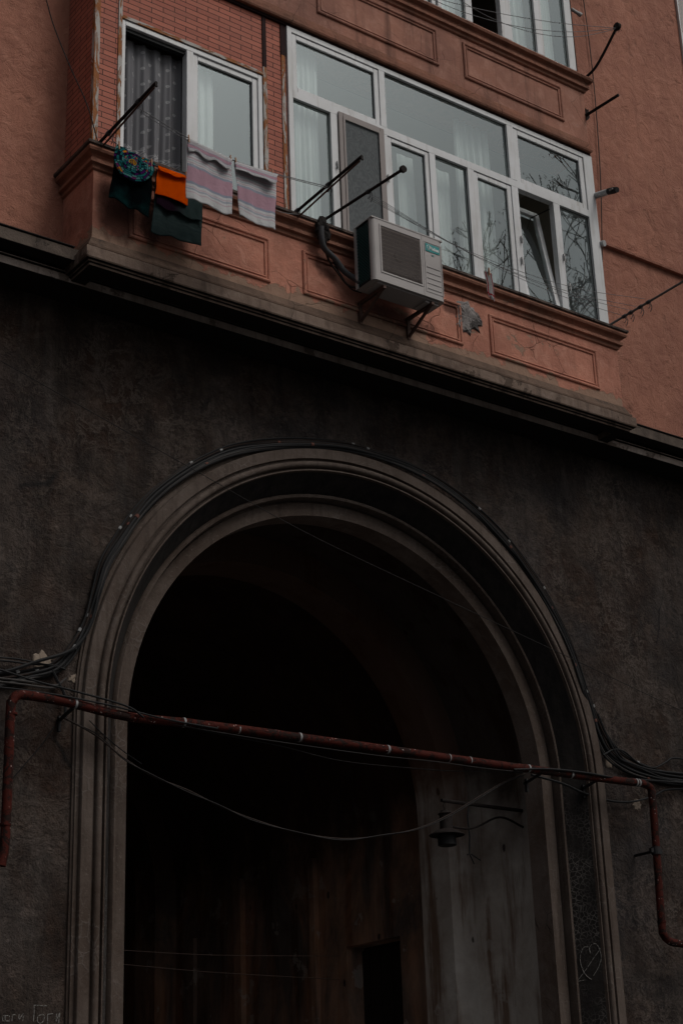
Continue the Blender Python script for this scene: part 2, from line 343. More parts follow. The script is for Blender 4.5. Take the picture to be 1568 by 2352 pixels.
def curtainmat(name, col, dots=False, tr=.35, alpha=0.0):
    t = NT(name); x, y, z = t.xyz(); c = t.mix(t.noise(3, 3), col, tuple(q*.85 for q in col)); 
    if dots:
        # woven rosettes in staggered rows, and a lace band above the hem
        def cell(px, pz, ox, oz):
            fx = t.math('SUBTRACT', t.math('FRACT', t.math('DIVIDE', t.math('ADD', x, ox), px)), .5)
            fz = t.math('SUBTRACT', t.math('FRACT', t.math('DIVIDE', t.math('ADD', z, oz), pz)), .5)
            return t.math('SQRT', t.math('ADD', t.math('POWER', t.math('MULTIPLY', fx, px), 2.0), t.math('POWER', t.math('MULTIPLY', fz, pz), 2.0)))
        d = t.math('MINIMUM', cell(.17, .17, 0, 0), cell(.17, .17, .085, .085))
        rose = t.math('LESS_THAN', t.math('ABSOLUTE', t.math('SUBTRACT', d, .009)), .007)
        band = t.math('LESS_THAN', t.math('ABSOLUTE', t.math('SUBTRACT', z, 9.83)), .026)
        pat = t.math('GREATER_THAN', t.math('SINE', t.math('MULTIPLY', t.math('ADD', x, t.math('MULTIPLY', t.math('ABSOLUTE', t.math('SUBTRACT', z, 9.83)), 1.5)), 170)), -.1)
        lower = t.math('LESS_THAN', z, 9.80)
        f = t.math('MINIMUM', t.math('ADD', t.math('ADD', t.math('MULTIPLY', rose, .8), t.math('MULTIPLY', t.math('MULTIPLY', band, pat), .9)), t.math('MULTIPLY', lower, .45)), 1.0)
        c = t.mix(f, c, (.62, .62, .64))
        net = t.math('ADD', t.math('SINE', t.math('MULTIPLY', x, 900)), t.math('SINE', t.math('MULTIPLY', z, 900)))
        c = t.mix(t.math('MULTIPLY', t.step(net, .2, .9), .25), c, tuple(q*.5 for q in col))
    df = t.n('ShaderNodeBsdfDiffuse', Color=c).outputs[0]; tl = t.n('ShaderNodeBsdfTranslucent', Color=c).outputs[0]
    sh = t.n('ShaderNodeMixShader', i0=tr, i1=df, i2=tl).outputs[0]
    if alpha: sh = t.n('ShaderNodeMixShader', i0=alpha, i1=sh, i2=t.n('ShaderNodeBsdfTransparent').outputs[0]).outputs[0]
    t.t.links.new(sh, t.out.inputs[0]); return t.m
M['lace'] = curtainmat('grey lace curtain', (.30, .30, .32), True)
M['curtain'] = curtainmat('white net curtain', (.86, .88, .86), alpha=.08)
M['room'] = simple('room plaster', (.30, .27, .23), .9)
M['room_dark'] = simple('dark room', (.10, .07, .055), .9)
M['screen'] = (lambda t: (t.pbr(t.mix(t.step(t.n('ShaderNodeTexWave', {'wave_type': 'RINGS', 'rings_direction': 'SPHERICAL'}, Vector=t.map(t.geo, (1, 1, .55), (-8.1, 0, -5.65)), Scale=22.0, Distortion=22.0, Detail=2.0, Detail_Scale=.6).outputs[1], .35, .65), (.09, .10, .105), (.115, .125, .13)), .8, spec=.2)))(NT('insect screen'))
M['steel'] = simple('rusty dark steel', (.022, .017, .016), .8, var=.6, scale=18, bump=.5, spec=.15)
M['steel_grey'] = simple('galvanised rod', (.16, .15, .145), .55, var=.4, scale=20)
M['pipe'] = peel('red oxide gas pipe', (.060, .009, .005), (.020, .009, .007), .50, (10, 10, 10), .8, (.38, .30, .28))
M['tape'] = simple('white pipe band', (.26, .26, .26), .6)
M['cable'] = simple('black cable sheath', (.006, .006, .007), .7, var=.3, scale=14, bump=.1, spec=.3)
M['cable_brown'] = simple('brown cable sheath', (.028, .019, .016), .7, var=.4, scale=10, spec=.15)
M['cable_grey'] = simple('dusty grey cable', (.055, .05, .048), .7, var=.4, scale=10, spec=.2)
M['wire'] = simple('thin wire', (.02, .018, .018), .7, spec=.2)
M['line'] = simple('washing line', (.17, .17, .175), .6)
M['clip'] = simple('cable clip', (.30, .30, .30), .6)
M['clip_red'] = simple('rusty clip', (.14, .055, .04), .8)
M['ac'] = simple('off white enamel', (0.385, 0.359, 0.351), .45, var=.08, scale=5, bump=.05)
M['ac_grille'] = simple('beige wire grille', (.30, .255, .235), .55, var=.1)
M['ac_dark'] = simple('dark inside of cooling unit', (.02, .018, .018), .8)
M['fins'] = simple('teal coil fins', (.02, .10, .10), .5, var=.4)
M['badge'] = simple('teal badge', (.005, .235, .235), .45, var=.04)
M['badge_white'] = simple('white lettering', (.75, .78, .77), .5, var=.02)
M['foam'] = simple('grey pipe insulation', (.065, .065, .07), .8, var=.4)
M['bracket'] = simple('rusty bracket', (.09, .048, .036), .7, var=.5)
M['wood_peg'] = simple('wooden peg', (.42, .23, .14), .7)
def chalkmat():
    t = NT('chalk scrawl'); d = t.n('ShaderNodeBsdfDiffuse', Color=(.27, .255, .24)).outputs[0]; tr = t.n('ShaderNodeBsdfTransparent').outputs[0]
    t.t.links.new(t.n('ShaderNodeMixShader', i0=t.step(t.noise(55, 5, .7), .50, .62), i1=d, i2=tr).outputs[0], t.out.inputs[0]); return t.m
M['chalk'] = chalkmat()
M['cement'] = plaster('bare cement patch', (.30, .275, .265), (.17, .155, .15), (.42, .39, .38), patch=(.03, .026, .026), patch_amt=.57, crack=False, bstr=.9, big=5, coarse=22)
M['chip_plaster'] = simple('bare sand plaster', (.27, .215, .17), .95, var=.4, scale=30, bump=.5)
M['asphalt'] = simple('dark asphalt', (.045, .045, .045), .9, var=.3, scale=30)
M['paving'] = simple('pavement slabs', (.09, .085, .08), .9, var=.3, scale=4)
M['wood_dark'] = simple('dark wood door', (.02, .013, .010), .8)
M['bark'] = simple('dark bark', (.03, .026, .022), .9, var=.3)
M['pod'] = simple('dry seed pods', (.04, .032, .022), .9)
M['ducting'] = simple('grey flue pipe', (.42, .42, .42), .5)
M['black_plastic'] = simple('black plastic cap', (.012, .011, .012), .6)
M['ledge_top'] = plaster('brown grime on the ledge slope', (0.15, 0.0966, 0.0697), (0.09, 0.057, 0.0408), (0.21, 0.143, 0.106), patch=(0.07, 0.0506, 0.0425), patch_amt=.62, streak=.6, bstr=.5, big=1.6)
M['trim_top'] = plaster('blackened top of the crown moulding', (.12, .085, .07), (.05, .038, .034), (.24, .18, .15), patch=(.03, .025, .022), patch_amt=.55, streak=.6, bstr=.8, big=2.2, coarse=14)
M['fascia'] = plaster('pale streaked fascia', (0.214, 0.154, 0.122), (0.124, 0.0828, 0.0631), (0.293, 0.223, 0.183), patch=(0.0563, 0.0365, 0.0261), patch_amt=.56, streak=1.0, bstr=.5, big=1.8)
M['lit_fascia'] = plaster('pale streaked fascia', (0.533, 0.443, 0.393), (0.309, 0.239, 0.204), (0.73, 0.645, 0.59), patch=(0.14, 0.105, 0.0842), patch_amt=.56, streak=1.0, bstr=.5, big=1.8)  # brighter copy of the fascia: painted light where the overhang blocks the sky
M['reveal'] = plaster('grey plaster reveal', (.215, .17, .15), (.13, .09, .07), (.26, .22, .20), patch=(.07, .035, .02), patch_amt=.62, soft=.1, streak=.4, bstr=.4, big=1.0)
M['vault'] = simple('shade darkened vault', (.035, .022, .016), .95, var=.7, scale=1.6)  # shade of the vault as a near-black colour, not applied
M['roof'] = simple('roof sheet', (.1, .1, .1), .8)

# ------------------------------------------------------------------ ground
g = MB(); g.box(-150, 170, -150, 150, -.5, -.15); tag(rebase(g.build('ground', M['asphalt']), (0, 0, -.15)), kind='structure')
g = MB(); g.box(-60, 80, -3.2, 13.8, -.145, 0.0); tag(rebase(g.build('pavement', M['paving']), (0, -3.2, 0)), kind='structure')

# ------------------------------------------------------------------ the building
ACX, ACZ = 8.475, 4.965            # centre of the arch
WY = .08                           # plane of the lower wall
BY = -.54                          # front plane of the bay
BX0, BX1 = 5.41, 11.43
B = thing('apartment_building', 'old apartment building with sooty arched ground floor and pink plastered floors above', 'building', (8.475, 0, 0))
def part(mb, name, mat, **k): return mb.build(name, mat, B, **k)

def arch_sweep(mb, prof, z0=0.0, n=72, closed=False, mi=0):
    "prof: chain of (radius, y); follows left jamb, half circle, right jamb"
    m = len(prof); st = []
    for k in range(9): st.append((-1, 0, z0+(ACZ-z0)*k/8, 1))
    sts = [('j', -1, z0+(ACZ-z0)*k/8) for k in range(8)] + [('a', pi-pi*k/n, 0) for k in range(n+1)] + [('j', 1, ACZ-(ACZ-z0)*(k+1)/8) for k in range(8)]
    vs = []
    for ty, a, z in sts:
        for r, y in prof:
            vs.append((ACX+a*r, y, z) if ty == 'j' else (ACX+r*cos(a), y, ACZ+r*sin(a)))
    fs = [(i*m+j, i*m+j+1, (i+1)*m+j+1, (i+1)*m+j) for i in range(len(sts)-1) for j in range(m-1)]
    if closed: fs += [(i*m+m-1, i*m, (i+1)*m, (i+1)*m+m-1) for i in range(len(sts)-1)]
    return mb.add(vs, fs, mi)

def slot_by_facing(o, ztop=None):
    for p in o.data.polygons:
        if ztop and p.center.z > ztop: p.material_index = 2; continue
        if p.normal.z < -.6: p.material_index = 1  # down-facing polygons take slot one, the painted shade on cornice and ledge
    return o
# lower wall with the arched opening
X0, X1, ZT = -8.0, 24.0, 8.60
def wall_with_arch(R, y, n=72):
    mb = MB(); ang = sorted(set([pi*k/n for k in range(n+1)] + [atan2(ZT-ACZ, X1-ACX), atan2(ZT-ACZ, X0-ACX)]))
    def outer(a):
        dx, dz = cos(a), sin(a); c = []
        if dx > 1e-9: c.append((X1-ACX)/dx)
        if dx < -1e-9: c.append((X0-ACX)/dx)
        if dz > 1e-9: c.append((ZT-ACZ)/dz)
        t = min(c); return (ACX+dx*t, y, ACZ+dz*t)
    for a, b in zip(ang, ang[1:]):
        mb.add([(ACX+R*cos(a), y, ACZ+R*sin(a)), outer(a), outer(b), (ACX+R*cos(b), y, ACZ+R*sin(b))], [(0, 1, 2, 3)])
    mb.add([(X0, y, 0), (ACX-R, y, 0), (ACX-R, y, ACZ), (X0, y, ACZ)], [(0, 1, 2, 3)])
    mb.add([(ACX+R, y, 0), (X1, y, 0), (X1, y, ACZ), (ACX+R, y, ACZ)], [(0, 1, 2, 3)])
    return mb
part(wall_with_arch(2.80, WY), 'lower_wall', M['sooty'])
# archivolt: stepped outer side, flat band, double bead
mb = MB(); arch_sweep(mb, [(2.80, WY), (2.80, .062), (2.785, .055), (2.785, .04), (2.755, .035), (2.752, .008), (2.745, 0), (2.655, 0), (2.650, .030), (2.630, .030), (2.626, 0), (2.615, -.012), (2.598, -.016), (2.582, -.010), (2.574, .004), (2.570, .034), (2.556, .034), (2.551, .004), (2.540, .002), (2.532, .03)])
part(mb, 'archivolt', M['arch'], smooth=True)
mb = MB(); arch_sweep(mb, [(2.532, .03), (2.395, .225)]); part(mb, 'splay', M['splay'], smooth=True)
mb = MB(); arch_sweep(mb, [(2.395, .225), (2.388, .206), (2.370, .190), (2.354, .196), (2.348, .215), (2.348, .300), (2.332, .300), (2.328, .282), (2.316, .29), (2.212, .29)])
part(mb, 'inner_arch_moulding', M['arch'], smooth=True)
mb = MB(); arch_sweep(mb, [(2.2125, .2905), (2.2125, .53), (2.535, .53)]); part(mb, 'arch_reveal', M['reveal'])
# the passage: barrel vault with a transverse rib and an end wall
RV = 2.53; mb = MB(); DY0, DY1, DZ = 2.95, 3.90, 3.92
vs = []
for k in range(49):
    a = pi-pi*k/48
    vs.append((ACX+RV*cos(a), ACZ+RV*sin(a)))
for (xa, za), (xb, zb) in zip(vs, vs[1:]):
    mb.add([(xa, .53, za), (xa, 14, za), (xb, 14, zb), (xb, .53, zb)], [(0, 1, 2, 3)])
xl, xr = ACX-RV, ACX+RV
mb.add([(xl, .53, 0), (xl, 14, 0), (xl, 14, ACZ), (xl, .53, ACZ)], [(0, 1, 2, 3)])
for y0, y1, z0, z1 in ((.53, DY0, 0, ACZ), (DY0, DY1, DZ, ACZ), (DY1, 14, 0, ACZ)):
    mb.add([(xr, y0, z0), (xr, y1, z0), (xr, y1, z1), (xr, y0, z1)], [(0, 1, 2, 3)])
mb.add([(xr, DY0, 0), (xr+.3, DY0, 0), (xr+.3, DY0, DZ), (xr, DY0, DZ)], [(0, 1, 2, 3)])
mb.add([(xr, DY1, 0), (xr+.3, DY1, 0), (xr+.3, DY1, DZ), (xr, DY1, DZ)], [(0, 1, 2, 3)])
mb.add([(xr, DY0, DZ), (xr+.3, DY0, DZ), (xr+.3, DY1, DZ), (xr, DY1, DZ)], [(0, 1, 2, 3)])
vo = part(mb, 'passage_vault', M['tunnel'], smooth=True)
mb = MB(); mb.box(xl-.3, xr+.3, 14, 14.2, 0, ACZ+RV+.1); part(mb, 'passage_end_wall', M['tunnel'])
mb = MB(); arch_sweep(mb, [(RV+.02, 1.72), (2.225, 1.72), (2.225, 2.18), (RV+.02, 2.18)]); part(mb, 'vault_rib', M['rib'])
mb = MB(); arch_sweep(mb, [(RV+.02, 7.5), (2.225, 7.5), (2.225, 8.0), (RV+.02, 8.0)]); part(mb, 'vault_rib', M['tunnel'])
mb = MB(); mb.box(xr+.24, xr+.29, DY0, DY1, 0, DZ)
for k in range(5): mb.box(xr+.215, xr+.24, DY0+.04+k*.2, DY0+.225+k*.2, 0.02, DZ-.04)
part(mb, 'passage_door', M['wood_dark'])
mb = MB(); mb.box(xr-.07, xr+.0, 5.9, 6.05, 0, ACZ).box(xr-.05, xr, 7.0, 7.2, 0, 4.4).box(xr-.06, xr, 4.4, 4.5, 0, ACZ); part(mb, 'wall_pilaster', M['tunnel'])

# cornice between the floors
mb = MB()
prof = [(WY, 8.44), (-.02, 8.44), (-.24, 8.435), (-.25, 8.44), (-.255, 8.50), (-.235, 8.506), (-.235, 8.516), (-.262, 8.519), (-.262, 8.529), (-.20, 8.533), (-.19, 8.55), (-.16, 8.562), (-.40, 8.56), (-.415, 8.545), (-.42, 8.55), (-.42, 8.655), (-.405, 8.665), (-.03, 8.72), (WY, 8.72)]
m = len(prof); vs = [(x, y, z) for x in (X0, X1) for y, z in prof]
mb.add(vs, [(j, (j+1) % m, m+(j+1) % m, m+j) for j in range(m)] + [tuple(range(m)), tuple(range(2*m-1, m-1, -1))])
co = slot_by_facing(part(mb, 'cornice', [M['cornice'], M['soot'], M['lit_fascia']]))  # slot one is the near-black painted shade under the cornice
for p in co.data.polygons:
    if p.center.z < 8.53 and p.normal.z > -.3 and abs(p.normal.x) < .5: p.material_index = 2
mb = MB(); mb.box(X0, BX0-.09, -.432, -.02, 8.722, 8.730).box(BX1+.09, X1, -.432, -.02, 8.722, 8.730)
mb.v = [(x, y, z - (0.057 if y < -.3 else 0)) for x, y, z in mb.v]
part(mb, 'cornice_flashing', M['steel'])

# upper walls at y = 0 with openings behind the bays
def rects(y, x0, x1, z0, z1, holes):
    xs = sorted(set([x0, x1]+[h[0] for h in holes]+[h[1] for h in holes])); zs = sorted(set([z0, z1]+[h[2] for h in holes]+[h[3] for h in holes]))
    mb = MB()
    for a, b in zip(xs, xs[1:]):
        for c, d in zip(zs, zs[1:]):
            if any(h[0] <= a and b <= h[1] and h[2] <= c and d <= h[3] for h in holes): continue
            mb.add([(a, y, c), (b, y, c), (b, y, d), (a, y, d)], [(0, 1, 2, 3)])
    return mb
mb = rects(0.0, X0, X1, 8.60, 18.0, [(BX0, BX1-.1, 9.3, 11.74), (BX0, BX1-.1, 12.5, 15.0)])
mb.box(X0, X1, 14.21, 14.3, 0, 18).box(X0-.02, X0, .0, 14.3, 0, 18).box(X1, X1+.02, 0, 14.3, 0, 18)
part(mb, 'upper_wall', M['pink'])
mb = MB(); mb.box(X0-.3, X1+.3, -.5, 14.6, 18.0, 18.2); part(mb, 'roof', M['roof'])
# thin string course on the right wall
mb = MB(); prof = [(0, 11.06), (-.05, 11.06), (-.055, 11.085), (-.03, 11.10), (0, 11.115)]; m = 5
mb.add([(x, y, z) for x in (BX1+.0, X1) for y, z in prof], [(j, (j+1) % m, m+(j+1) % m, m+j) for j in range(m)] + [tuple(range(m)), tuple(range(2*m-1, m-1, -1))]); part(mb, 'string_course', M['pink'])

# bay: parapet, ledge, crown
path = [(BX0, 0.0), (BX0, BY), (BX1, BY), (BX1, 0.0)]
mb = MB(); mb.sweep([(0, 8.60), (0, 9.42), (-.12, 9.42), (-.12, 8.60)], path); 
mb.box(BX0+.12, BX1-.12, BY+.12, 0, 9.28, 9.32)
part(mb, 'bay_parapet', M['parapet'])
mb = MB(); mb.box(BX0+.06, BX1-.06, BY+.05, -.18, 8.52, 8.60); part(mb, 'bay_soffit', M['soot'])  # shade under the bay painted near-black
mb = MB(); mb.sweep([(-.10, 8.455), (.030, 8.455), (.034, 8.472), (.050, 8.478), (.052, 8.492), (.078, 8.495), (.085, 8.505), (.085, 8.598), (.078, 8.603), (.032, 8.603), (.032, 8.618), (.060, 8.620), (.060, 8.640), (.045, 8.652), (.012, 8.728), (0.002, 8.735), (-.10, 8.735)], path); slot_by_facing(part(mb, 'bay_ledge', [M['fascia'], M['soot'], M['ledge_top']]), 8.61)  # slot one is the near-black painted shade under the ledge
mb = MB(); mb.sweep([(-.10, 9.375), (.004, 9.375), (.018, 9.385), (.022, 9.415), (.05, 9.425), (.052, 9.455), (.030, 9.465), (.032, 9.485), (.045, 9.50), (.078, 9.515), (.088, 9.535), (.080, 9.560), (.098, 9.568), (.10, 9.590), (.085, 9.602), (-.10, 9.615)], path); slot_by_facing(part(mb, 'bay_crown_moulding', [M['trim'], M['trim'], M['trim_top']]), 9.555)
PF = [(0, -.001), (.002, .016), (.012, .022), (.024, .018), (.030, .007), (.040, .007), (.046, .015), (.056, .012), (.060, -.001)]
for x0, x1 in ((5.74, 7.145), (7.495, 9.33), (9.68, 11.117)):
    mb = MB(); mb.frame(PF, x0, x1, 8.84, 9.285, BY); part(mb, 'parapet_panel', M['parapet'])
# chipped plaster showing bare cement
def blob(cx, cz, rx, rz, y, th, n=26, seed=1):
    rnd = random.Random(seed); mb = MB(); vs = []
    for L, sc2, yy in ((0, 1.12, y+.001), (1, 1.0, y-th), (2, .55, y-th*1.5)):
        for k in range(n):
            a = 2*pi*k/n; rnd2 = random.Random(seed*100+k); q = .72+.5*rnd2.random()
            vs.append((cx+rx*q*sc2*cos(a), yy+(rnd.random()-.5)*th*.8*(L > 0), cz+rz*q*sc2*sin(a)))
    vs.append((cx, y-th*.6, cz))
    fs = [(L*n+k, L*n+(k+1) % n, (L+1)*n+(k+1) % n, (L+1)*n+k) for L in (0, 1) for k in range(n)] + [(2*n+k, 2*n+(k+1) % n, 3*n) for k in range(n)]
    return mb.add(vs, fs)
pc = at(1072, 728, BY); part(blob(pc.x, pc.z, .155, .15, BY, .014, seed=5), 'cement_patch', M['cement'])
for px, py, rx, rz, sd_ in ((97, 1522, .07, .09, 3), (172, 1560, .05, .035, 8), (80, 1567, .03, .02, 4), (1398, 1745, .06, .07, 9), (1462, 1848, .05, .05, 12)):
    p = at(px, py, WY); part(blob(p.x, p.z, rx, rz, WY, .006, seed=sd_), 'plaster_chip', M['chip_plaster'])

# upper storey: lip, parapet, panels, crown
UX1 = 11.335
pathu = [(BX0, 0.0), (BX0, BY), (UX1, BY), (UX1, 0.0)]
mb = MB(); mb.sweep([(0, 11.80), (0, 12.56), (-.12, 12.56), (-.12, 11.80)], pathu); mb.box(BX0+.12, UX1-.12, BY+.12, 0, 11.81, 11.86).box(BX0+.12, UX1-.12, BY+.12, 0, 12.46, 12.5)
part(mb, 'upper_parapet', M['parapet_high'])
mb = MB(); mb.sweep([(-.12, 11.742), (.020, 11.742), (.028, 11.758), (.03, 11.80), (.012, 11.812), (.010, 11.86), (.001, 11.87), (-.12, 11.87)], pathu); part(mb, 'upper_lip', M['trim'])
mb = MB(); mb.sweep([(-.10, 12.505), (.006, 12.505), (.02, 12.515), (.025, 12.54), (.05, 12.55), (.054, 12.58), (.035, 12.59), (.045, 12.615), (.085, 12.635), (.095, 12.66), (.08, 12.685), (-.10, 12.70)], pathu); part(mb, 'upper_crown_moulding', M['trim'])
for x0, x1 in ((5.60, 7.40), (7.75, 9.26), (9.60, 10.99)):
    mb = MB(); mb.frame(PF, x0, x1, 12.0, 12.445, BY); part(mb, 'parapet_panel', M['parapet_high'])
# brick skin of the bay, front with a window opening and the left return
W1 = (5.667, 7.135, 9.60, 11.045)
mb = rects(-.50, BX0, 7.40, 9.60, 11.745, [W1])
mb.add([(BX0, -.50, 9.6), (BX0, 0, 9.6), (BX0, 0, 11.745), (BX0, -.50, 11.745)], [(0, 1, 2, 3)])
bw = part(mb, 'brick_wall', M['brick'])
mb = MB(); mb.box(BX0-.006, 5.455, -.508, -.46, 9.60, 11.742); part(mb, 'corner_strip', M['strip'])
mb = MB(); mb.box(5.632, 5.667, -.512, -.44, 9.60, 11.742); part(mb, 'trim_strip', M['strip'])
mb = MB(); mb.box(5.667, 7.135, -.512, -.44, 11.045, 11.078); part(mb, 'trim_strip', M['strip_level'])
mb = MB(); mb.box(7.135, 7.178, -.512, -.44, 9.60, 11.14); part(mb, 'trim_strip', M['strip'])
mb = MB(); mb.box(7.135, 7.175, -.512, -.44, 11.14, 11.71); part(mb, 'dark_strip', M['maroon'])
mb = MB(); mb.box(7.345, 7.382, -.512, -.40, 9.60, 11.36); part(mb, 'trim_strip', M['strip'])
mb = MB(); mb.box(7.340, 7.395, -.512, -.40, 11.36, 11.71); part(mb, 'dark_strip', M['maroon'])
mb = MB(); mb.box(5.46, 11.36, -.525, -.42, 11.712, 11.741); part(mb, 'head_beam', M['maroon'])
mb = MB(); mb.box(BX0+.02, 7.39, -.49, -.1, 9.55, 9.60); part(mb, 'bay_floor', M['room_dark'])

# rooms behind the glass
def room(x0, x1, z0, z1, y1, mat):
    mb = MB(); mb.add([(x0, 0.01, z0), (x1, 0.01, z0), (x1, y1, z0), (x0, y1, z0), (x0, 0.01, z1), (x1, 0.01, z1), (x1, y1, z1), (x0, y1, z1)], [(0, 1, 2, 3), (4, 5, 6, 7), (3, 2, 6, 7), (0, 3, 7, 4), (1, 2, 6, 5)])
    return part(mb, 'room', mat)
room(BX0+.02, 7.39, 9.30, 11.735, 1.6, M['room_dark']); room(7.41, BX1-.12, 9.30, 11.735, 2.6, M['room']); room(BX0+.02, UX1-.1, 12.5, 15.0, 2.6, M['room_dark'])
mb = MB(); mb.box(7.392, 7.408, -.46, 1.6, 9.3, 11.70); part(mb, 'party_wall', M['room'])
mb = MB(); mb.box(BX1-.14, BX1-.12, -.45, 0.0, 9.62, 11.70); part(mb, 'bay_side', M['pvc'])

# ------------------------------------------------------------------ windows
def rect_frame(mb, x0, x1, z0, z1, w, y0, y1, wt=None, wb=None, wl_=None, wr=None):
    wt = wt or w; wb = wb or w; wl_ = wl_ or w; wr = wr or w
    mb.box(x0, x0+wl_, y0, y1, z0, z1).box(x1-wr, x1, y0, y1, z0, z1).box(x0+wl_, x1-wr, y0, y1, z1-wt, z1).box(x0+wl_, x1-wr, y0, y1, z0, z0+wb)
    return mb
def pane(parent, x0, x1, z0, z1, y): 
    mb = MB(); mb.box(x0-.004, x1+.004, y, y+.006, z0-.004, z1+.004); p = sub(mb, 'pane', M['glass'], parent)
    mb = MB(); rect_frame(mb, x0-.001, x1+.001, z0-.001, z1+.001, .006, y-.006, y-.0005); sub(mb, 'seal', M['gasket'], parent)
    return p
def sash(parent, x0, x1, z0, z1, w, y0, y1, mat=None, glass=True):
    mb = MB(); rect_frame(mb, x0, x1, z0, z1, w, y0, y1); s_ = sub(mb, 'sash', mat or M['pvc'], parent, bevel=.006)
    if glass: pane(parent, x0+w, x1-w, z0+w, z1-w, (y0+y1)/2)
    return s_
YF, YB = -.525, -.455
# window 1 (brick part): left half open, right half glazed
mb = MB(); rect_frame(mb, 5.672, 7.130, 9.56, 11.040, .045, -.500, -.42, wl_=.035, wr=.045, wt=.05); mb.box(6.325, 6.395, -.500, -.42, 9.605, 10.99)
w1 = part(mb, 'window', M['pvc'], bevel=.005)
sash(w1, 6.395, 7.085, 9.60, 10.99, .055, -.485, -.43)
mb = MB(); mb.box(5.710, 6.325, -.47, -.45, 10.955, 10.99).box(5.71, 6.325, -.44, -.42, 10.955, 10.99); sub(mb, 'track', M['gasket'], w1)
# window 2 (the long glazed front)
mb = MB(); ZB, ZTr0, ZTr1, ZTop = 9.58, 10.917, 11.0, 11.712
mb.box(7.405, 7.458, YF, YB, ZB, ZTop).box(11.245, 11.372, YF, YB, ZB, ZTop).box(7.458, 11.245, YF, YB, ZTop-.055, ZTop).box(7.458, 11.245, YF, YB, ZB, ZB+.05)
mb.box(7.458, 11.245, YF, YB, ZTr0, ZTr1)
for a, b in ((8.489, 8.560), (10.150, 10.240)): mb.box(a, b, YF, YB, ZB+.05, ZTr0).box(a, b, YF, YB, ZTr1, ZTop-.055)
for a, b in ((7.882, 7.960), (9.075, 9.150), (9.565, 9.648), (10.728, 10.818)): mb.box(a, b, YF, YB, ZB+.05, ZTr0)
mb.box(11.372, 11.378, YF+.004, -.02, ZB, ZTop)
w2 = part(mb, 'window', M['pvc'], bevel=.006)
YG = -.49
sash(w2, 7.462, 8.487, 11.002, 11.655, .055, -.515, -.465)
pane(w2, 8.560, 10.150, 11.0, 11.657, YG)
sash(w2, 10.245, 11.240, 11.002, 11.655, .062, -.515, -.465)
pane(w2, 7.458, 7.882, ZB+.05, ZTr0, YG)
mb = MB(); rect_frame(mb, 7.965, 8.505, ZB+.02, 10.955, .05, -.545, -.526); sc_f = sub(mb, 'screen_frame', M['pvc_grey'], w2, bevel=.005)
mb = MB(); rect_frame(mb, 8.012, 8.458, ZB+.06, 10.905, .022, -.552, -.5455); sub(mb, 'screen_bead', M['pvc_grey'], w2)
mb = MB(); mb.box(8.01, 8.46, -.534, -.532, ZB+.05, 10.91); sub(mb, 'insect_screen', M['screen'], w2)
sash(w2, 8.563, 9.072, ZB+.02, 10.914, .048, -.515, -.465)
pane(w2, 9.150, 9.565, ZB+.05, ZTr0, YG)
sash(w2, 9.650, 10.148, ZB+.02, 10.914, .055, -.515, -.465)
pane(w2, 10.818, 11.245, ZB+.05, ZTr0, YG)
# tilted sash, hinged at the bottom and leaning into the room
mb = MB(); rect_frame(mb, 10.245, 10.722, ZB+.02, 10.900, .058, -.515, -.465)
TL = radians(9.5); tm = Matrix.Translation((0, -.49, ZB+.03)) @ Matrix.Rotation(-TL, 4, 'X') @ Matrix.Translation((0, .49, -ZB-.03))
ts = sub(mb, 'tilted_sash', M['pvc'], w2, bevel=.005); ts.data.transform(tm)
mb = MB(); mb.box(10.301, 10.666, -.495, -.489, ZB+.075, 10.845); tp = sub(mb, 'pane', M['glass'], w2); tp.data.transform(tm)
mb = MB(); mb.tube([(10.60, -.28, 10.80), (10.72, -.47, 10.86)], .006, 6); sub(mb, 'stay', M['steel'], w2)
for hx, hz in ((8.535, 10.42), (10.20, 10.05), (10.22, 10.3), (10.80, 10.28), (10.84, 9.95), (7.935, 10.35)):
    mb = MB(); mb.box(hx-.008, hx+.008, -.545, -.5255, hz-.035, hz+.035).box(hx-.004, hx+.004, -.552, -.545, hz-.06, hz+.01); sub(mb, 'handle', M['ducting'], w2)
# window 3 (storey above)
mb = MB(); Z3, Z3T = 12.715, 15.0
mb.box(BX0+.02, 11.285, YF, YB, Z3, Z3+.075)
xs3 = [(5.45, 5.52), (6.3, 6.38), (7.2, 7.28), (8.15, 8.23), (8.8, 8.87), (9.24, 9.29), (9.325, 9.375), (9.700, 9.795), (10.205, 10.355), (10.712, 10.818), (11.185, 11.285)]
for a, b in xs3: mb.box(a, b, YF, YB, Z3+.075, Z3T)
w3 = part(mb, 'window', M['pvc'], bevel=.005)
for (a, b), (c, d) in zip(xs3, xs3[1:]):
    if abs(b-9.795) < .001 or c-b < .06: continue
    pane(w3, b, c, Z3+.08, Z3T, YG)
mb = MB(); mb.box(11.287, 11.325, -.50, .0, 12.70, 15.0); part(mb, 'dark_strip', M['maroon'])
mb = MB(); mb.sweep([(0, 15.0), (0, 17.0), (-.12, 17.0), (-.12, 15.0)], pathu); mb.box(BX0+.1, UX1-.1, BY+.1, 0, 15.0, 15.1); part(mb, 'top_parapet', M['parapet_high'])
# next bay to the right, only a sliver in view
nb = at(1553, 0, -.03).x
mb = MB(); rect_frame(mb, nb, nb+1.5, 13.0, 16.4, .07, -.035, -.002, wl_=.02); mb.box(nb+.02, nb+1.43, -.033, -.004, 14.62, 14.70)
w4 = part(mb, 'window', M['pvc'])
pane(w4, nb+.02, nb+1.43, 13.07, 14.62, -.018); pane(w4, nb+.02, nb+1.43, 14.70, 16.33, -.018)

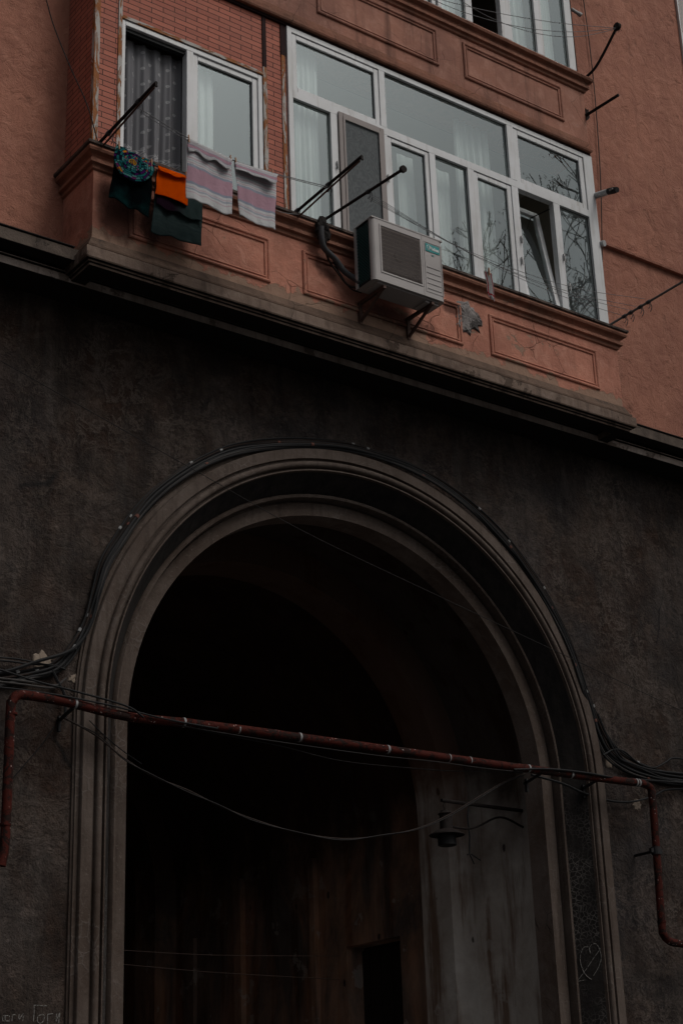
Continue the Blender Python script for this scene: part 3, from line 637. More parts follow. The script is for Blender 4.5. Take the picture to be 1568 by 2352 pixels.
# chalk writing on the walls, thin strokes on the plaster
def strokes(name, lines, y, r=.004):
    mb = MB()
    for L in lines:
        pts = [at(px, py, y) for px, py in L]
        if len(pts) > 2: pts = spline(pts, 4)
        mb.tube(pts, r, 5)
    return part(mb, name, M['chalk'])
def z0(x, y): return (x*560/1568/1.63265, (3500+y*560/1568)/1.63265)
strokes('chalk_writing', [[z0(25, 870), z0(28, 925)], [z0(28, 925), z0(100, 928)], [z0(52, 872), z0(56, 925)], [z0(30, 872), z0(90, 868)], [z0(98, 870), z0(102, 925)],
    [z0(125, 925), z0(128, 862)], [z0(128, 862), z0(165, 858)], [z0(200, 855), z0(195, 918)], [z0(195, 918), z0(245, 845)], [z0(247, 842), z0(238, 925)]], WY-.002, .0028)
strokes('chalk_writing', [[z0(357, 757), z0(358, 830), z0(350, 930)], [z0(357, 760), z0(490, 767)], [z0(440, 858), z0(400, 875), z0(392, 925), z0(420, 950), z0(455, 925), z0(466, 870), z0(440, 856)],
    [z0(500, 855), z0(498, 955)], [z0(500, 855), z0(560, 850)], [z0(595, 850), z0(588, 930)], [z0(588, 930), z0(626, 842)], [z0(628, 840), z0(615, 945)]], WY-.002, .0028)
def z6(x, y): return ((1900+x*660/1568)/1.63265, (3000+y*660/1568)/1.63265)
sx_ = [(6, 0)]
def ons(px, py):
    "point of the right splay at a surveyed spot"
    lo, hi = .03, .225
    for _ in range(30):
        y = (lo+hi)/2; p = at(px, py, y); xs_ = ACX+2.532-(y-.03)*(.137/.195)
        if p.x > xs_: hi = y
        else: lo = y
    return at(px, py, y-.003)
mb = MB()
for L in ([(742, 1372), (735, 1320), (760, 1290), (800, 1290), (830, 1350), (838, 1420), (812, 1500), (770, 1570)],
          [(725, 1312), (680, 1320), (655, 1390), (655, 1450), (680, 1530), (720, 1580), (755, 1602)], [(862, 1275), (820, 1345), (760, 1430), (700, 1520), (625, 1620)], [(625, 1620), (700, 1608)]):
    mb.tube(spline([ons(*z6(*p)) for p in L], 4), .0028, 5)
part(mb, 'chalk_heart', M['chalk'])

# ------------------------------------------------------------------ curtains
def curtain(x0, x1, z0_, z1_, y, mat, label, amp=.022, wl_=.085, seed=0, gather=0.0):
    rnd = random.Random(seed); nx = max(12, int((x1-x0)/.006)); nz = 14; mb = MB(); ph = [rnd.random()*6 for _ in range(4)]
    vs = []
    for j in range(nz+1):
        v = j/nz
        for i in range(nx+1):
            u = i/nx; x = x0+(x1-x0)*u
            yy = y + amp*(sin(x/wl_*2*pi+ph[0]+.6*sin(x*5+ph[1])) + .35*sin(x/wl_*4.7*pi+ph[2])+.3*sin(x*9+v*1.5))*(.5+.6*v)
            vs.append((x+.01*sin(v*3+ph[3])*u, yy, z1_+(z0_-z1_)*v))
    mb.add(vs, [(j*(nx+1)+i, j*(nx+1)+i+1, (j+1)*(nx+1)+i+1, (j+1)*(nx+1)+i) for j in range(nz) for i in range(nx)])
    o = mb.build('curtain', mat, smooth=True); rebase(o, ((x0+x1)/2, y, z0_))
    return tag(o, label, 'curtain', 'net curtains behind the windows')
curtain(5.66, 6.37, 9.64, 10.96, -.36, M['lace'], 'grey lace curtain with woven rosettes hanging in the open window of the brick wall', .030, .125, 1)
curtain(6.36, 6.68, 9.64, 10.96, -.36, M['curtain'], 'white net curtain behind the closed pane beside the grey lace one', .016, .09, 2)
curtain(7.47, 7.86, 9.62, 11.66, -.38, M['curtain'], 'pale pleated curtain at the left end of the long glazed front', .018, .07, 3)
curtain(9.62, 10.06, 9.62, 11.66, -.30, M['curtain'], 'pale curtain in the middle of the long glazed front, behind the largest top pane', .03, .10, 4)
curtain(8.85, 9.05, 9.62, 10.95, -.30, M['curtain'], 'narrow pale curtain behind the pane just right of the insect screen', .01, .12, 5)
curtain(9.33, 9.50, 9.62, 10.95, -.30, M['curtain'], 'narrow pale curtain behind the pane above the right end of the cooling unit', .01, .12, 6)
curtain(9.30, 9.72, 12.72, 14.9, -.36, M['curtain'], 'white net curtain in the upper window left of the black open pane', .014, .09, 7)
curtain(10.48, 10.72, 12.72, 14.9, -.36, M['curtain'], 'white net curtain in the upper window right of the black open pane', .014, .09, 8)
curtain(10.83, 11.12, 12.72, 14.9, -.36, M['curtain'], 'white net curtain at the right end of the upper window', .014, .09, 9)

# ------------------------------------------------------------------ clothes rods
def rod(label, base, tip, r=.013, double=False, knob=False, mat='steel', ties=()):
    base, tip = Vector(base), Vector(tip); t = thing('clothes_rod', label, 'clothes rod', base, 'clothes rods jutting from the bay')
    mb = MB(); mb.tube([base, tip], r, 10)
    rm = mb.build('rod', M[mat], t, smooth=True)
    if double:
        off = Vector((.0, 0, -.078)); mb = MB(); mb.tube([base+off*.9+Vector((0, -.03, 0)), tip+off*.35+(base-tip)*.03], r*.62, 8); mb.build('brace', M['bracket'], t, smooth=True)
        mb = MB(); mb.bar(tip+Vector((0, .01, .01)), tip+off*.5, .02, .012); mb.build('end_plate', M[mat], t)
    if knob:
        mb = MB(); d = (tip-base).normalized(); mb.tube([tip-d*.015, tip+d*.012], .030 if knob is True else knob, 14); mb.build('end_cap', M[mat], t, smooth=True)
    for q in ties:
        p = base.lerp(tip, q); mb = MB()
        for k in range(4):
            c = p+(tip-base).normalized()*(k-1.5)*.012; ax = (tip-base).normalized(); e1 = ax.cross(Vector((0, 0, 1))).normalized(); e2 = ax.cross(e1)
            mb.tube([c+(e1*cos(a)+e2*sin(a))*(r+.004)+ax*.004*sin(a*1.3+k) for a in [2*pi*i/12 for i in range(13)]], .004, 5)
        mb.tube(spline([p, p+Vector((.012, -.01, -.04)), p+Vector((-.005, 0, -.075))], 4), .004, 5)
        mb.tube(spline([p+Vector((.03, 0, 0)), p+Vector((.035, -.01, -.05)), p+Vector((.03, .01, -.095))], 4), .004, 5)
        mb.build('string_knot', M['foam'], t, smooth=True)
    return t
R1B, R1T = (5.44, -.56, 9.63), (5.45, -1.489, 9.672)
R2B, R2T = (7.405, -.58, 9.625), (7.45, -1.526, 9.705)
rod('black double clothes rod at the left corner of the bay, above the dark towel', R1B, R1T, .014, True, False, ties=(.70, .18))
rod('double clothes rod below the pleated curtain, holding the far end of the washing line', R2B, R2T, .014, True, False, ties=(.5, .03))
rod('single black clothes rod with a round end cap in front of the insect screen', atx(734, 511, 7.75), atx(925.5, 387.7, 7.75), .014, False, .032, ties=(.60,))
rod('grey clothes rod at the right end of the bay reaching out of the picture', (11.40, -.47, 9.68), (11.40, -1.60, 9.70), .013, mat='steel_grey', ties=(.22, .30, .42, .52))
u0, u1, u2 = at(1337, 174, -.52), atx(1378, 122, 11.38), atx(1419, 56, 11.38)
t = thing('clothes_rod', 'bent black clothes rod with a wheel at its tip beside the upper window', 'clothes rod', u0, 'clothes rods jutting from the bay')
u0 = Vector((11.38, -.50, 12.72)); u2 = atx(1417, 60, 11.38)
mid = u0.lerp(u2, .3)+Vector((0, -.06, -.05)); mb = MB(); mb.tube(spline([u0, mid, u2], 8), .015, 10); mb.build('rod', M['steel'], t, smooth=True)
mb = MB(); mb.tube([u2+Vector((-.02, 0, .0)), u2+Vector((.02, 0, 0))], .042, 18); mb.build('pulley_wheel', M['steel'], t, smooth=True)
mb = MB()
for k in range(5): mb.tube([u2+Vector((.0, .03-.012*k, -.03)), u2+Vector((.01*k-.01, .03-.015*k, -.085+.006*k))], .003, 5)
mb.build('string_knot', M['foam'], t)
rb = atx(1345, 265, 11.345)
rod('short black clothes rod on the right side of the bay below the upper window', (11.34, rb.y, rb.z), atx(1420, 217, 11.40), .017)
mb = blob(11.0, 12.0, .01, .01, 0, .01, seed=2)
# cement daub round the short rod, on the side of the parapet
mb = MB(); n = 14
vs = [(11.336+.003*(k % 2), rb.y+.07*(.7+.5*random.random())*cos(2*pi*k/n), rb.z+.10*(.7+.5*random.random())*sin(2*pi*k/n)) for k in range(n)]
vs2 = [(11.352, rb.y+(v[1]-rb.y)*.8, rb.z+(v[2]-rb.z)*.8) for v in vs]
mb.add(vs+vs2, [(k, (k+1) % n, n+(k+1) % n, n+k) for k in range(n)] + [tuple(range(n, 2*n))]); part(mb, 'cement_daub', M['tape'])
# flue and small tube on the right end
vb, vt = at(1366, 441, -.30), None
t = thing('flue_pipe', 'stubby pale flue pipe with a black slotted cap right of the long window', 'flue', (11.37, -.40, 11.22))
a0, a1, a2 = Vector((11.37, -.44, 11.24)), atx(1397, 439, 11.40), atx(1417, 435, 11.40)
mb = MB(); mb.tube([a0, a1], .032, 16)
for k in range(9): 
    c = a0.lerp(a1, .2+.08*k); mb.tube([c, c+(a1-a0).normalized()*.006], .0345, 16)
mb.build('duct', M['ducting'], t, smooth=True)
mb = MB(); mb.tube([a1, a1.lerp(a2, .5), a2], [.037, .037, .030], 14); mb.build('cap', M['black_plastic'], t, smooth=True)
mb = MB(); q = a1.lerp(a2, .62); mb.box(q.x-.045, q.x-.025, q.y-.02, q.y+.03, q.z-.008, q.z+.008); mb.build('slot', M['pvc_grey'], t)
p = atx(1388, 558, 11.40); mb = MB(); mb.tube([(11.37, p.y+.12, p.z+.02), (11.40, p.y, p.z)], .034, 14); o = mb.build('flue_pipe', M['ducting'], smooth=True); rebase(o, p); tag(o, 'short white pipe stub beside the long window, below the capped one', 'flue')
p = at(1318, 25, -.30); t = MB(); t.tube([(11.33, -.44, p.z+.02), (11.46, -.46, p.z-.04)], .022, 12); 
p0 = at(1312, 20, -.47); p1 = at(1334, 34, -.49); t = MB(); t.tube([p0, p0.lerp(p1, .7), p0.lerp(p1, .7), p1], [.02, .02, .026, .026], 12); o = t.build('flue_pipe', M['ducting'], smooth=True); rebase(o, p0); tag(o, 'small metal pipe end beside the right edge of the upper window', 'flue')

# ------------------------------------------------------------------ washing lines
def wire(name, label, cat, pts, r, mat, group=None, per=8, n=6):
    mb = MB(); P = spline(pts, per) if len(pts) > 2 else pts
    mb.tube(P, r, n); o = mb.build(name, M[mat], smooth=True); rebase(o, P[0]); return tag(o, label, cat, group)
LY = lambda x: -1.215+(x-5.45)*.075
def onl(px, py):
    p = at(px, py, -1.15)
    for _ in range(4): p = at(px, py, LY(p.x))
    return p
wire('washing_line', 'outer washing line from the left corner rod, carrying the two striped towels', 'washing line', [onl(321, 249), onl(432, 316), onl(533, 366), onl(634, 398), onl(752, 428)], .0035, 'line')
wire('washing_line', 'loose washing line just below the one carrying the striped towels', 'washing line', [onl(330, 262), onl(432, 322), onl(540, 370), onl(640, 402), onl(752, 432)], .003, 'line')
IY = -.70
wire('washing_line', 'inner washing line close to the sill, carrying the dark towel and the orange cloth', 'washing line', [at(246, 302, -.70), at(270, 331, IY), at(352, 376, IY), at(430, 403, IY), at(540, 448, IY), at(640, 485, -.68), at(684, 492, -.66)], .0035, 'line')
r3 = atx(848, 450, 7.75)
for k, (px, py, lb) in enumerate(((1480, 686, 'topmost of the four washing lines fanning out in front of the long window'), (1462, 704, 'second from the top of the four washing lines before the long window'), (1446, 712, 'third from the top of the four washing lines before the long window'), (1428, 724, 'lowest of the four washing lines before the long window, holding the small striped cloth'))):
    e = atx(px, py, 11.40); s0 = r3+Vector((.01*k, .02*(3-k)-.03, 0)); md = [s0.lerp(e, q)+Vector((0, 0, -(.20-.02*k)*4*q*(1-q))) for q in (0, .25, .5, .75, 1)]
    wire('washing_line', lb, 'washing line', md, .0024, 'line')
    if k == 3: low_line = md
for k, (px, py, dz) in enumerate(((880, -40, .10), (930, -30, .22), (1010, -30, .30))):
    e = u2+Vector((0, .01*k, -.02)); s0 = at(px, py, -.9); md = [s0.lerp(e, q)+Vector((0, 0, -dz*4*q*(1-q))) for q in (0, .25, .5, .75, 1)]
    wire('washing_line', ('lowest', 'middle', 'highest')[k]+' of the slack lines crossing the upper window to the wheel-tipped rod', 'washing line', md, .0032, 'line')

# ------------------------------------------------------------------ laundry
def clothmat(name, fn, rough=.95, tr=.12):
    t = NT(name); uv = t.n('ShaderNodeUVMap').outputs[0]; u, v, _ = t.xyz(uv)
    c = fn(t, u, v); wv = t.math('MULTIPLY', t.math('ADD', t.math('SINE', t.math('MULTIPLY', u, 600)), t.math('SINE', t.math('MULTIPLY', v, 600))), .1)
    nrm = t.bump(t.math('ADD', t.math('ADD', t.noise(26, 6, .65, dist=1.0), wv), t.math('MULTIPLY', t.noise(5, 4, .6, dist=1.5), 2.0)), .8, .014)
    df = t.n('ShaderNodeBsdfDiffuse', Color=c, Normal=nrm).outputs[0]; tl = t.n('ShaderNodeBsdfTranslucent', Color=c).outputs[0]
    t.t.links.new(t.n('ShaderNodeMixShader', i0=tr, i1=df, i2=tl).outputs[0], t.out.inputs[0]); return t.m
def bands(t, v, base, lst, wob=.05):
    vv = t.math('ADD', v, t.math('MULTIPLY', t.math('SUBTRACT', t.noise(7, 3), .5), wob)); c = base
    for a, b, col, al in lst:
        m_ = t.math('MULTIPLY', t.math('MULTIPLY', t.math('GREATER_THAN', vv, a), t.math('LESS_THAN', vv, b)), al); c = t.mix(m_, c, col)
    return c
PK, BL, WHT = (.62, .33, .43), (.36, .40, .52), (.80, .80, .81)
M['towel_stripe'] = clothmat('striped pastel towel', lambda t, u, v: bands(t, v, WHT, [(.19, .215, PK, .5), (.235, .25, BL, .5), (.28, .305, PK, .5), (.325, .34, BL, .5), (.365, .385, PK, .4), (.40, .44, BL, .8), (.44, .69, PK, .85), (.69, .73, BL, .9), (.77, .79, PK, .4), (.80, .83, BL, .6), (.86, .88, PK, .4)]))
M['orange'] = clothmat('vivid orange cloth', lambda t, u, v: t.mix(t.noise(16, 5), (1.0, .135, .002), (.88, .095, .002)), tr=.2)
M['darktowel'] = clothmat('black green towel', lambda t, u, v: t.mix(t.math('MULTIPLY', t.step(v, .55, .9), t.step(t.noise(9, 4), .42, .7)), (.003, .005, .006), (.006, .030, .031)))
M['greencloth'] = clothmat('slate green cloth', lambda t, u, v: t.mix(t.step(t.noise(1.0, 4, vec=t.map(t.geo, (3, 3, 40))), .35, .65), (.036, .058, .060), (.052, .076, .076)))
M['plumcloth'] = clothmat('plum and slate cloth', lambda t, u, v: t.mix(t.step(u, .35, .62), (.022, .010, .020), (.040, .062, .062)))
M['small'] = clothmat('small white cloth with red edge', lambda t, u, v: t.mix(t.math('MAXIMUM', t.math('MULTIPLY', t.math('GREATER_THAN', u, .12), t.math('LESS_THAN', u, .24)), t.math('MAXIMUM', t.math('MULTIPLY', t.math('GREATER_THAN', u, .78), t.math('LESS_THAN', u, .9)), t.math('MULTIPLY', t.math('GREATER_THAN', v, .78), t.math('LESS_THAN', v, .84)))), (.42, .40, .40), (.38, .03, .04)))
def rugfn(t, u, v):
    du = t.math('MULTIPLY', t.math('SUBTRACT', u, .45), 1.10); dv = t.math('SUBTRACT', v, .42)
    r = t.math('SQRT', t.math('ADD', t.math('POWER', du, 2.0), t.math('POWER', dv, 2.0))); r = t.math('ADD', r, t.math('MULTIPLY', t.noise(12, 2), .012))
    an = t.math('ARCTAN2', dv, du); ring = t.math('FLOOR', t.math('MULTIPLY', r, 16))
    vec = t.n('ShaderNodeCombineXYZ', X=t.math('MULTIPLY', ring, 7.3), Y=t.math('MULTIPLY', t.math('SINE', an), .75), Z=t.math('MULTIPLY', t.math('COSINE', an), .75)).outputs[0]
    n = t.noise(1.6, 2, .5, vec=vec)
    nd = t.n('ShaderNodeValToRGB', i0=n); nd.color_ramp.interpolation = 'CONSTANT'; e = nd.color_ramp.elements
    st = [(.0, (.07, .01, .11)), (.36, (.008, .012, .03)), (.42, (.02, .15, .16)), (.49, (.01, .06, .06)), (.53, (.10, .30, .30)), (.575, (.16, .03, .13)), (.61, (.60, .22, .02)), (.66, (.02, .12, .14)), (.71, (.012, .012, .03))]
    while len(e) < len(st): e.new(.5)
    for el, (p_, c_) in zip(e, st): el.position = p_; el.color = c_+(1,)
    core = t.math('LESS_THAN', r, .10); c = t.mix(t.math('MULTIPLY', core, t.step(n, .40, .46)), nd.outputs[0], (.50, .24, .02))
    gap = t.math('LESS_THAN', t.math('FRACT', t.math('MULTIPLY', r, 16)), .25)
    dash = t.math('GREATER_THAN', t.math('SINE', t.math('MULTIPLY', an, 40)), .9)
    return t.mix(t.math('MULTIPLY', gap, .85), c, (.008, .008, .012))
M['rug'] = clothmat('ringed crochet', rugfn)

def cloth(name, mat, TLc, TRc, BRc, BLc, parent=None, nx=46, nz=40, fold=.012, folds=3.2, hem=.012, seed=0, topsag=.0, th=.004, shape=None, hang=0.0):
    rnd = random.Random(seed); ph = [rnd.random()*6 for _ in range(6)]
    TLc, TRc, BRc, BLc = map(Vector, (TLc, TRc, BRc, BLc)); vs = []; uvs = []
    for j in range(nz+1):
        v = j/nz
        for i in range(nx+1):
            u = i/nx; p = TLc.lerp(TRc, u).lerp(BLc.lerp(BRc, u), v)
            wv = sin(u*folds*2*pi+ph[0]+1.2*v)*.7+sin(u*folds*4.4*pi+ph[1]-v*2)*.3+.35*sin(v*7+u*4+ph[2])
            p = p+Vector((.004*sin(v*9+ph[3]), fold*wv*(.15+.85*v)+hang*v, -topsag*4*u*(1-u)*(1-v)+hem*(sin(u*folds*2*pi+ph[4])*.6+.5*sin(u*13+ph[5]))*v*v))
            if shape: p = shape(p, u, v)
            vs.append(p); uvs.append((u, v))
    mb = MB(); mb.add(vs, [(j*(nx+1)+i, (j+1)*(nx+1)+i, (j+1)*(nx+1)+i+1, j*(nx+1)+i+1) for j in range(nz) for i in range(nx)])
    me = bpy.data.meshes.new(name); me.from_pydata(mb.v, [], mb.f); me.materials.append(mat); ul = me.uv_layers.new(name='UVMap')
    for lp in me.loops: ul.data[lp.index].uv = uvs[lp.vertex_index]
    for p in me.polygons: p.use_smooth = True
    o = bpy.data.objects.new(name, me); COL.objects.link(o)
    if parent: o.parent = parent
    else: rebase(o, vs[0])
    md = o.modifiers.new('solid', 'SOLIDIFY'); md.thickness = th
    return o
def hung(o, label, cat, group=None): return tag(o, label, cat, group)
def flap(parent, name, mat, a, b, c, d, **k):
    o = cloth(name, mat, a, b, c, d, **k); loc = Vector(o.location); o.parent = parent; o.location = loc-Vector(parent.location); return o
YT = -1.14
t1 = cloth('striped_towel', M['towel_stripe'], onl(431, 319), onl(532, 367), at(533, 496, YT), at(429, 452, YT), seed=3, fold=.016, folds=1.6, hem=.022)
hung(t1, 'white towel with pink and blue stripes, the left of the pair, beside the orange cloth', 'towel', 'striped towels on the outer line')
flap(t1, 'folded_edge', M['towel_stripe'], onl(431, 319)+Vector((0, -.012, .004)), onl(532, 367)+Vector((0, -.012, .004)), at(530, 386, YT-.05), at(431, 343, YT-.05), nz=8, fold=.006, folds=2.4, hem=.02, seed=5)
t2 = cloth('striped_towel', M['towel_stripe'], onl(539, 372), onl(635, 403), at(630, 530, YT), at(551, 495, YT), seed=8, fold=.014, folds=1.5, hem=.016)
hung(t2, 'striped pink and blue towel, right of the pair, in front of the brick pier', 'towel', 'striped towels on the outer line')
flap(t2, 'folded_edge', M['towel_stripe'], onl(539, 372)+Vector((0, -.012, .004)), onl(636, 402)+Vector((0, -.012, .004)), at(634, 420, YT-.05), at(541, 386, YT-.05), nz=8, fold=.006, folds=2.0, hem=.015, seed=6)
t3 = cloth('orange_cloth', M['orange'], at(363, 379, -.73), at(430, 404, -.73), at(431, 470, -.74), at(357, 441, -.74), seed=2, fold=.008, folds=1.1, hem=.008)
hung(t3, 'bright orange cloth folded over the line between the dark towel and the striped one', 'cloth')
flap(t3, 'folded_edge', M['orange'], at(363, 379, -.742), at(430, 404, -.742), at(429, 412, -.765), at(367, 391, -.765), nz=6, fold=.004, folds=1.4, hem=.012, seed=4)
t4 = cloth('green_cloth', M['greencloth'], at(360, 388, -.69), at(467, 425, -.69), at(464, 565, -.69), at(347, 531, -.69), seed=11, fold=.014, folds=1.7, hem=.02)
hung(t4, 'long slate green cloth hanging lowest, below the orange one', 'cloth')
flap(t4, 'front_half', M['plumcloth'], at(360, 388, -.705), at(467, 425, -.705), at(465, 510, -.72), at(359, 470, -.72), fold=.010, folds=2.2, hem=.016, seed=14)
t5 = cloth('dark_towel', M['darktowel'], at(268, 340, -.70), at(352, 380, -.70), at(342, 497, -.71), at(251, 452, -.71), seed=21, fold=.016, folds=1.6, hem=.012)
hung(t5, 'black green towel hanging under the ringed crochet mat at the left corner', 'towel')
# ringed mat: a disc folded over the line, lower part in front of the towel
cA, cB = at(268, 334, -.74), at(356, 378, -.74)
def disc(p, u, v): return p
mats_pts = [(266, 338), (262, 352), (261, 368), (266, 384), (275, 397), (288, 408), (302, 416), (318, 419), (334, 415), (345, 406), (351, 394), (353, 382), (350, 376)]
nR, nA = 18, len(mats_pts)*3-2
edge = spline([at(a, b, -.745) for a, b in mats_pts], 3); topl = [at(268, 333, -.738).lerp(at(352, 375, -.738), k/(len(edge)-1)) for k in range(len(edge))]
vs = []; uvs = []
allx = [p.x for p in edge]; allz = [p.z for p in edge+topl]; xa, xb, za, zb_ = min(allx), max(allx), max(allz), min(allz)
for a, b in zip(topl, edge):
    for k in range(nR+1):
        q = k/nR; p = a.lerp(b, q); p = p+Vector((0, -.012*sin(q*pi)-.006*sin(p.x*60+q*4), 0)); vs.append(p); uvs.append(((p.x-xa)/(xb-xa), (za-p.z)/(za-zb_)))
me = bpy.data.meshes.new('crochet_mat'); me.from_pydata([tuple(v) for v in vs], [], [(i*(nR+1)+k, (i+1)*(nR+1)+k, (i+1)*(nR+1)+k+1, i*(nR+1)+k+1) for i in range(len(edge)-1) for k in range(nR)])
me.materials.append(M['rug']); ul = me.uv_layers.new(name='UVMap')
for lp in me.loops: ul.data[lp.index].uv = uvs[lp.vertex_index]
for p in me.polygons: p.use_smooth = True
o = bpy.data.objects.new('crochet_mat', me); COL.objects.link(o); rebase(o, vs[0]); o.modifiers.new('solid', 'SOLIDIFY').thickness = .01
tag(o, 'round crochet mat ringed in teal, purple and orange, draped over the line', 'mat')
# small cloth on the lowest line
q = (1122-848)/(1428-848); lp_ = [p for p in spline(low_line, 8)]
bp = min(lp_, key=lambda p: abs(p.x-at(1118, 625, p.y).x))
ys = bp.y
o = cloth('small_cloth', M['small'], at(1112, 622, ys), at(1130, 628, ys), at(1138, 694, ys), at(1124, 684, ys), seed=31, fold=.010, folds=1.0, hem=.01, nx=18, nz=24)
hung(o, 'small white cloth with a red border pegged alone before the long window', 'cloth')
def peg(p, label):
    t = MB(); t.bar(p+Vector((-.005, -.008, .03)), p+Vector((-.002, -.012, -.045)), .009, .010).bar(p+Vector((.006, .008, .03)), p+Vector((.002, .010, -.045)), .009, .010)
    t.tube([p+Vector((-.008, 0, -.005)), p+Vector((.008, 0, -.005))], .006, 8)
    o = t.build('clothes_peg', M['wood_peg']); rebase(o, p); tag(o, label, 'clothes peg', 'wooden clothes pegs on the washing lines')
peg(onl(433, 318), 'wooden peg at the left corner of the left striped towel')
peg(onl(529, 364), 'wooden peg at the right corner of the left striped towel')
peg(onl(541, 370), 'wooden peg at the left corner of the right striped towel')
peg(onl(625, 396), 'wooden peg near the right corner of the right striped towel')
peg(at(427, 402, -.74), 'pale wooden peg at the right corner of the orange cloth')
peg(at(273, 333, -.75), 'peg at the left edge of the crochet mat')
peg(at(348, 373, -.75), 'peg at the right edge of the crochet mat')
peg(at(1122, 622, ys-.01), 'wooden peg holding the small red bordered cloth')

# ------------------------------------------------------------------ cooling unit
AX0, AX1, AY0, AY1, AZ0, AZ1 = 7.975, 8.795, -.95, -.685, 8.955, 9.585
A = thing('air_conditioner', 'off white outdoor cooling unit with beige grille hung below the long window', 'air conditioner', (8.385, -.685, 8.93))
mb = MB()
# shell: rounded front corners, open left side
rr = .045; prof_ = []
for k in range(7): a = pi+pi/2*k/6; prof_.append((AX0+rr+rr*cos(a), AY0+rr+rr*sin(a)))
for k in range(7): a = -pi/2+pi/2*k/6; prof_.append((AX1-rr+rr*cos(a), AY0+rr+rr*sin(a)))
prof_ += [(AX1, AY1), (AX0+.0, AY1)]
GX0, GX1, GZ0, GZ1 = 8.075, 8.525, 9.055, 9.525
# front face with a hole for the grille
mb2 = rects(AY0, AX0+rr, AX1-rr, AZ0, AZ1, [(GX0, GX1, GZ0, GZ1)]); mb.add(mb2.v, mb2.f)
m = len(prof_); top = [(x, y, AZ1) for x, y in prof_]; bot = [(x, y, AZ0) for x, y in prof_]
fs = []
for j in range(m):
    k = (j+1) % m
    if j == 6 or j == m-1: continue
    fs.append((j, k, m+k, m+j))
fs += [tuple(range(m)), tuple(range(2*m-1, m-1, -1))]
mb.add(top+bot, fs)
mb.box(AX0-.003, AX0+.012, AY1-.03, AY1, AZ0, AZ1).box(AX0+.001, AX1-.001, AY0-.004, AY1, AZ1, AZ1+.012)
mb.box(8.548, 8.553, AY0-.003, AY0-.001, AZ0+.01, AZ1-.005)
for gx0, gx1, gz0, gz1 in ((GX0-.015, GX1+.012, GZ1, GZ1+.014), (GX0-.015, GX1+.012, GZ0-.014, GZ0), (GX0-.015, GX0, GZ0, GZ1), (GX1, GX1+.012, GZ0, GZ1)): mb.box(gx0, gx1, AY0-.006, AY0+.012, gz0, gz1)
# access panel outline and louvres on the right
for lz in (9.265, 9.205, 9.15, 9.095, 9.04): mb.box(8.592, 8.752, AY0-.005, AY0+.001, lz, lz+.008)
mb.box(8.572, 8.578, AY0-.004, AY0-.001, 9.005, 9.53).box(8.770, 8.776, AY0-.004, AY0-.001, 9.005, 9.53).box(8.578, 8.770, AY0-.004, AY0-.001, 9.005, 9.011).box(8.578, 8.770, AY0-.004, AY0-.001, 9.524, 9.53)
mb.build('casing', M['ac'], A)
mb = MB(); mb.box(AX0+.016, AX0+.02, AY0+rr+.01, AY1-.03, AZ0+.02, AZ1-.01); mb.box(GX0-.03, GX1+.03, AY0+.055, AY0+.06, GZ0-.02, GZ1+.02); mb.build('inner_lining', M['ac_dark'], A)
mb = MB(); ya, yb, za_, zb = AY0+rr+.012, AY1-.032, AZ0+.03, AZ1-.02
for s_ in (1, -1):
    k = -12
    while k < 26:
        # diagonal guard wires clipped to the side opening
        pts = []
        for i in range(25):
            yy = ya+(yb-ya)*i/24; zz = za_+k*.032+s_*(yy-(ya if s_ > 0 else yb))*1.15
            if za_ <= zz <= zb: pts.append((AX0+.008, yy, zz))
        if len(pts) > 1: mb.tube([pts[0], pts[-1]], .0022, 5)
        k += 1
mb.build('side_guard', M['fins'], A)
mb = MB(); fc = Vector(((GX0+GX1)/2, AY0+.045, (GZ0+GZ1)/2)); mb.tube([fc, fc+Vector((0, -.02, 0))], .05, 16)
for k in range(3):
    a = k*2*pi/3+.4; d = Vector((cos(a), 0, sin(a))); e = Vector((-sin(a), 0, cos(a)))
    mb.add([fc+d*.04-e*.03, fc+d*.20-e*.07+Vector((0, -.02, 0)), fc+d*.21+e*.07, fc+d*.04+e*.04], [(0, 1, 2, 3)])
mb.build('fan', M['ac_dark'], A)
mb = MB(); nv = 50
for k in range(nv):
    x = GX0+.005+(GX1-GX0-.01)*k/(nv-1); mb.tube([(x, AY0+.004, GZ0), (x, AY0-.008, GZ0+.025), (x, AY0-.008, GZ1-.025), (x, AY0+.004, GZ1)], .0021, 4, caps=False)
for k in range(12):
    z = GZ0+.02+(GZ1-GZ0-.04)*k/11; mb.tube([(GX0, AY0+.004, z), (GX0+.02, AY0-.004, z), (GX1-.02, AY0-.004, z), (GX1, AY0+.004, z)], .0025, 4, caps=False)
mb.build('grille', M['ac_grille'], A)
BGX0, BGX1, BGZ0, BGZ1 = 8.588, 8.752, 9.432, 9.512
mb = MB(); mb.box(BGX0, BGX1, AY0-.005, AY0-.001, BGZ0, BGZ1); badge = mb.build('badge', M['badge'], A)
cu = bpy.data.curves.new('txt', 'FONT'); cu.body = 'idea'; cu.size = .048; cu.extrude = .0015; cu.offset = .0012
to = bpy.data.objects.new('tmp', cu); COL.objects.link(to); dg = bpy.context.evaluated_depsgraph_get(); dg.update(); me = bpy.data.meshes.new_from_object(to.evaluated_get(dg)); bpy.data.objects.remove(to)
me.transform(Matrix.Translation((BGX0+.074, AY0-.0065, BGZ0+.022)) @ Matrix.Rotation(pi/2, 4, 'X')); me.materials.clear(); me.materials.append(M['badge_white'])
lt = bpy.data.objects.new('lettering', me); COL.objects.link(lt); lt.parent = badge
mb = MB(); c0 = Vector((BGX0+.036, AY0-.0062, BGZ0+.042)); mb.tube([c0+Vector((.021*cos(a), 0, .024*sin(a))) for a in [radians(q_) for q_ in range(20, 300, 12)]], .0024, 5)
